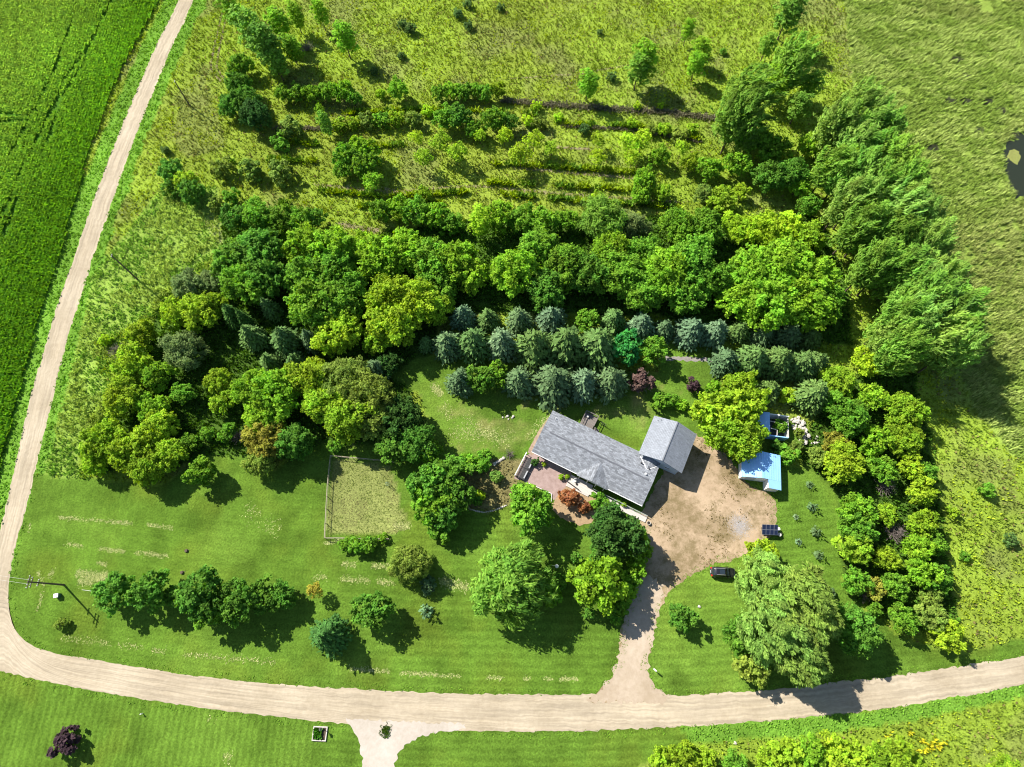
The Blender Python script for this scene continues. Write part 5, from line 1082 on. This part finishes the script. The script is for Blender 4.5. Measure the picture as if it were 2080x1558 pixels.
rf = loft([ring(-1.85, .63, 1.66, 1.72, .03), ring(-1.4, .66, 1.70, 1.78, .035), ring(0, .66, 1.70, 1.77, .035), ring(.42, .62, 1.62, 1.69, .03)], PAINT, 'roof', car)
MB().box((-.45, 0, 1.775), (.95, .8, .012)).build('sunroof', GLASS, rf)
for s in (-1, 1):
    MB().bar((-1.55, s * .58, 1.81), (.15, s * .58, 1.81), .045, .04).build('roof_rail', CHIMN, rf)
    MB().box((.72, s * 1.0, 1.12), (.18, .2, .15)).build('mirror', PAINT, car)
    MB().box((-2.26, s * .70, .95), (.2, .28, .3)).build('tail_light', mat('red_lamp', (.55, .015, .01), .25, spec=.6), car)
    MB().box((2.2, s * .58, .74), (.18, .26, .12)).build('headlight', mat('lamp_glass', (.6, .6, .6), .15, spec=.7), car)
MB().box((-2.36, 0, .78), (.03, .52, .14)).build('licence_plate', WHITE, car)
MB().box((-2.36, 0, .5), (.1, 1.5, .16)).build('rear_bumper', mat('dark_plastic', (.05, .05, .05), .6), car)
MB().box((1.62, 0, 1.02), (.6, 1.0, .02)).build('bonnet_crease', PAINT, car)
for x in (-1.45, 1.42):
    for s in (-1, 1):
        w_ = MB().tube((x, s * .74, .36), (x, s * .96, .36), .36, .36, 18).build('wheel', mat('tyre_rubber', (.015, .015, .015), .9), car)
        MB().tube((x, s * .955, .36), (x, s * .975, .36), .22, .2, 12).build('rim', CHIMN, w_)
# ---- solar trailer
p = at(1566, 1089); so_ = thing('solar_trailer', 'two-wheeled trailer carrying eight dark solar panels by the yard edge', 'trailer', p, math.radians(-2))
PANEL = mat('solar_cells', (.012, .018, .045), .12, spec=.7, coat=.5)
FRM = mat('aluminium_frame', (.55, .57, .6), .35, metal=.7)
mast = Vector((-.75, .95, 0))
for r_ in range(2):
    for k in range(4):
        x0 = -2.25 + k * .78; y0 = .05 + r_ * .95; z0 = 1.25 + r_ * .36
        f_ = MB().slab([(x0, y0, z0), (x0 + .76, y0, z0), (x0 + .76, y0 + .92, z0 + .35), (x0, y0 + .92, z0 + .35)], .04).build('solar_panel', FRM, so_)
        q = .03; MB().slab([(x0 + q, y0 + q, z0 + .018), (x0 + .76 - q, y0 + q, z0 + .018), (x0 + .76 - q, y0 + .92 - q, z0 + .345), (x0 + q, y0 + .92 - q, z0 + .345)], .004).build('cells', PANEL, f_)
b = MB(); b.box((-.7, .95, .55), (2.4, 1.2, .12)); b.box((-.7, .95, .95), (.5, .6, .7)); b.bar((.5, .95, .5), (2.1, .4, .45), .1, .1); b.build('chassis', BLACKM, so_)
MB().tube((-.7, .95, 1.2), (-.7, .95, 1.5), .1).build('mast', TRIM, so_)
for x, y in ((1.35, 1.35), (1.45, .25)):
    w_ = MB().tube((x, y - .12, .38), (x, y + .12, .38), .36, .36, 16).build('wheel', mat('tyre_black', (.015, .015, .015), .9), so_)
    MB().lathe([(.34, 0), (.36, .03), (.2, .05), (.01, .05)], (x, y, .74), 16).build('fender', WHITE if y > 1 else CONC, so_)
b = MB(); b.box((1.35, .8, .45), (.1, 1.0, .1)); b.build('axle', BLACKM, so_)
# ---- utility poles
POLE = mat('creosote_pole', (.10, .08, .06), .9, .3, 4)
def upole(px, py, h, r0, lab, arms, rz=0.0):
    p = at(px, py); o = thing('utility_pole', lab, 'utility pole', p, rz, 'utility poles east of the gravel road')
    MB().tube((0, 0, -.3), (0, 0, h), r0, r0 * .6, 10).build('pole', POLE, o)
    for z, w in arms:
        a = MB().box((0, 0, z), (.12, w, .12)).build('crossarm', POLE, o)
        for k in (-.45, -.2, .2, .45): MB().lathe([(.03, 0), (.07, .05), (.05, .1), (.08, .15), (.02, .2)], (0, k * w, z + .06), 8).build('insulator', WHITE, a)
    return p
P1 = upole(130, 1188, 9.3, .19, 'utility pole standing on the lawn near the road bend', ((9.0, 2.2), (8.3, 1.8), (6.6, 1.2)))
upole(281, 569, 10.1, .21, 'utility pole in the rough grass left of the woods', ((9.9, .7),))
upole(386, 215, 7.9, .2, 'farthest utility pole, in the meadow at upper left', ((7.7, .5),))
WIRE = mat('pale_wire', (.55, .55, .5), .5)
for k, dy in ((0, -.35), (1, .35)):
    b = MB(); a = Vector((P1.x, P1.y + dy, 9.2)); e_ = Vector((P1.x - 62, P1.y + 8 + dy, 9.4))
    pv = a
    for i in range(1, 21):
        t_ = i / 20; q = a.lerp(e_, t_); q.z -= 4 * 1.1 * t_ * (1 - t_); b.tube(pv, q, .016, .016, 4, False); pv = q
    tag(b.build('power_line', WIRE), ('northern' if k else 'southern') + ' of two pale wires running west from the corner utility pole', 'wire')
p = at(120, 1210); o = thing('utility_cabinet', 'small green utility box with white lid near the corner pole', 'cabinet', p, .2)
MB().box((0, 0, .4), (.8, .7, .8)).build('cabinet_body', mat('cabinet_green', (.04, .12, .08), .6), o); MB().box((-.02, 0, .85), (.84, .74, .1)).build('lid', WHITE, o)
b = MB(); a = at(167, 1198); e_ = at(196, 1202, 1.2); b.tube((a.x, a.y, .1), (e_.x, e_.y, 1.0), .035, .035, 6); tag(b.build('guy_wire_guard', WIRE), 'short pale guy wire guard left of the clipped tree row', 'guard')
# ---- mailbox and signs
p = at(1331, 1363); o = thing('mailbox', 'white mailbox on a post beside the driveway mouth', 'mailbox', p, math.radians(140))
MB().box((0, 0, .55), (.12, .12, 1.15)).build('post', PALEW, o); MB().box((.3, 0, 1.12), (.8, .1, .1)).build('arm', PALEW, o)
b = MB(); b.box((.42, 0, 1.28), (.62, .28, .22)); 
for i in range(6):
    a0 = math.pi * i / 6; a1 = math.pi * (i + 1) / 6
    b.quad((.11, .14 * math.cos(a0), 1.39 + .14 * math.sin(a0)), (.73, .14 * math.cos(a0), 1.39 + .14 * math.sin(a0)), (.73, .14 * math.cos(a1), 1.39 + .14 * math.sin(a1)), (.11, .14 * math.cos(a1), 1.39 + .14 * math.sin(a1)))
b.build('box', WHITE, o); MB().box((.735, 0, 1.31), (.02, .27, .3)).build('box_door', CHIMN, o); MB().box((.3, .16, 1.4), (.04, .02, .25)).build('flag', mat('flag_red', (.4, .02, .02), .5), o)
p = at(290, 1449); o = thing('marker_post', 'small white marker post on the lawn south of the road', 'post', p); MB().box((0, 0, .35), (.1, .1, .8)).build('stake', WHITE, o); MB().box((0, -.06, .62), (.35, .03, .3)).build('plate', WHITE, o)
for px, py, lab in ((379, 1119, 'small dark stump on the lawn above the clipped tree row'), (370, 1163, 'small dark tuft of twigs on the lawn above the tree row')):
    p = at(px, py); o = thing('stump', lab, 'stump', p); MB().lathe([(.36, 0), (.3, .2), (.27, .32), (.01, .34)], n=10).build('wood', BARK, o); MB().tube((.2, .1, .02), (.6, .2, .0), .1, .04, 6).build('root', BARK, o)
# light pole with white shade beside the drooping tree
p = at(1118, 1148); o = thing('yard_lamp', 'tall thin yard lamp with white shade beside the drooping tree', 'lamp', p)
MB().tube((0, 0, 0), (.9, -.45, 3.6), .05, .04, 8).build('pole', WHITE, o); MB().lathe([(.05, .25), (.3, .1), (.36, 0), (.01, .02)], (1.0, -.5, 3.5), 12).build('lamp_shade', WHITE, o)
# small planter in the lawn south of the road
p = at(650, 1490); o = thing('planter_bed', 'small square log-edged planter on the lawn south of the road', 'planter', p, math.radians(-2))
for c_, d_ in (((0, -1.05, .12), (2.5, .16, .24)), ((0, 1.05, .12), (2.5, .16, .24)), ((-1.17, 0, .12), (.16, 1.94, .24)), ((1.17, 0, .12), (.16, 1.94, .24))): MB().box(c_, d_).build('timber', PALEW, o)
MB().box((0, 0, .08), (2.15, 1.93, .16)).build('soil', mat('bed_soil', (.08, .06, .04), .95), o)
o2 = thing('bird_house_post', 'little brown bird house on a post behind the planter', 'bird house', at(657, 1478)); MB().tube((0, 0, 0), (0, 0, 1.5), .05).build('post', PALEW, o2)
b = MB(); b.box((0, 0, 1.65), (.28, .28, .34)); b.build('box', mat('bird_house_brown', (.09, .04, .02), .8), o2); b = MB(); b.slab([(-.22, -.22, 1.83), (.0, -.22, 1.98), (.0, .22, 1.98), (-.22, .22, 1.83)], .03); b.slab([(0, -.22, 1.98), (.22, -.22, 1.83), (.22, .22, 1.83), (0, .22, 1.98)], .03); b.build('roof', DARKW, o2)
# ---- wire fence of the plot
FW = mat('weathered_fence_wood', (.34, .29, .22), .9, .2, 3)
fe = thing('plot_fence', 'low weathered post and wire fence round the garden plot', 'fence', (0, 0, 0))
line = [at(*q) for q in ((800, 940), (740, 934), (674, 928), (668, 985), (665, 1035), (662, 1094), (700, 1094), (745, 1096), (792, 1096))]
pme = MB().tube((0, 0, -.1), (0, 0, 1.25), .07, .06, 6).mesh('post'); pme.materials.append(FW)
for i in range(len(line) - 1):
    a, c_ = line[i], line[i + 1]; L_ = (c_ - a).length; n_ = max(1, round(L_ / 2.4))
    for k in range(n_ + (1 if i == len(line) - 2 else 0)):
        o = link('post', pme, parent=fe); o.location = a.lerp(c_, k / n_)
    b = MB()
    for z in (.25, .6, .95): b.bar((a.x, a.y, z), (c_.x, c_.y, z), .02, .02)
    b.bar((a.x, a.y, 1.15), (c_.x, c_.y, 1.15), .09, .05)
    b.build('rail', FW, fe)
# teepee trellis in the plot
p = at(788, 984); o = thing('plant_cage', 'grey green wire plant cage standing in the garden plot', 'plant cage', p)
b = MB()
for k in range(6):
    a = k * 1.047; b.tube((.45 * math.cos(a), .45 * math.sin(a), 0), (.12 * math.cos(a), .12 * math.sin(a), 1.9), .02, .02, 4)
b.build('wire_legs', mat('cage_green_wire', (.16, .28, .24), .5), o)
for z, r_ in ((.4, .39), (.9, .30), (1.4, .21)):
    b = MB()
    for k in range(10): a = k * .628; c_ = a + .628; b.tube((r_ * math.cos(a), r_ * math.sin(a), z), (r_ * math.cos(c_), r_ * math.sin(c_), z), .015, .015, 4, False)
    b.build('wire_hoop', mat('cage_wire', (.16, .28, .24), .5), o)
# fallen grey trunk among the poplars
a = at(1665, 380); c_ = at(1690, 325)
tl = thing('dead_tree', 'bare grey trunk leaning among the wind-blown poplars', 'tree', a)
MB().tube((0, 0, 0), (c_.x - a.x, c_.y - a.y, 6.5), .2, .07, 7).build('trunk', mat('dead_grey_wood', (.36, .33, .29), .9), tl)
# grass clump in the farm lane
x, y = [], []
c_ = at(783, 1485)
for k in range(90): x.append(c_.x + rng.randn() * .45); y.append(c_.y + rng.randn() * .55)
x = np.array(x); y = np.array(y); tufts('lane_grass_clump', x, y, np.array((.07, .13, .015)) * (.7 + .6 * rng.rand(90, 1)), .15 + .1 * rng.rand(90), .3 + .1 * rng.rand(90), 4, (0, 0), 55)
x = p.x * 0 + rng.uniform(-.9, .3, 60) + at(650, 1490).x; y = rng.uniform(-.7, .8, 60) + at(650, 1490).y
tufts('planter_plants', x, y, np.array((.06, .20, .015)) * (.7 + .6 * rng.rand(60, 1)), .25 + .2 * rng.rand(60), .35 + .1 * rng.rand(60), 4, (0, 0), 56, z0=.16)
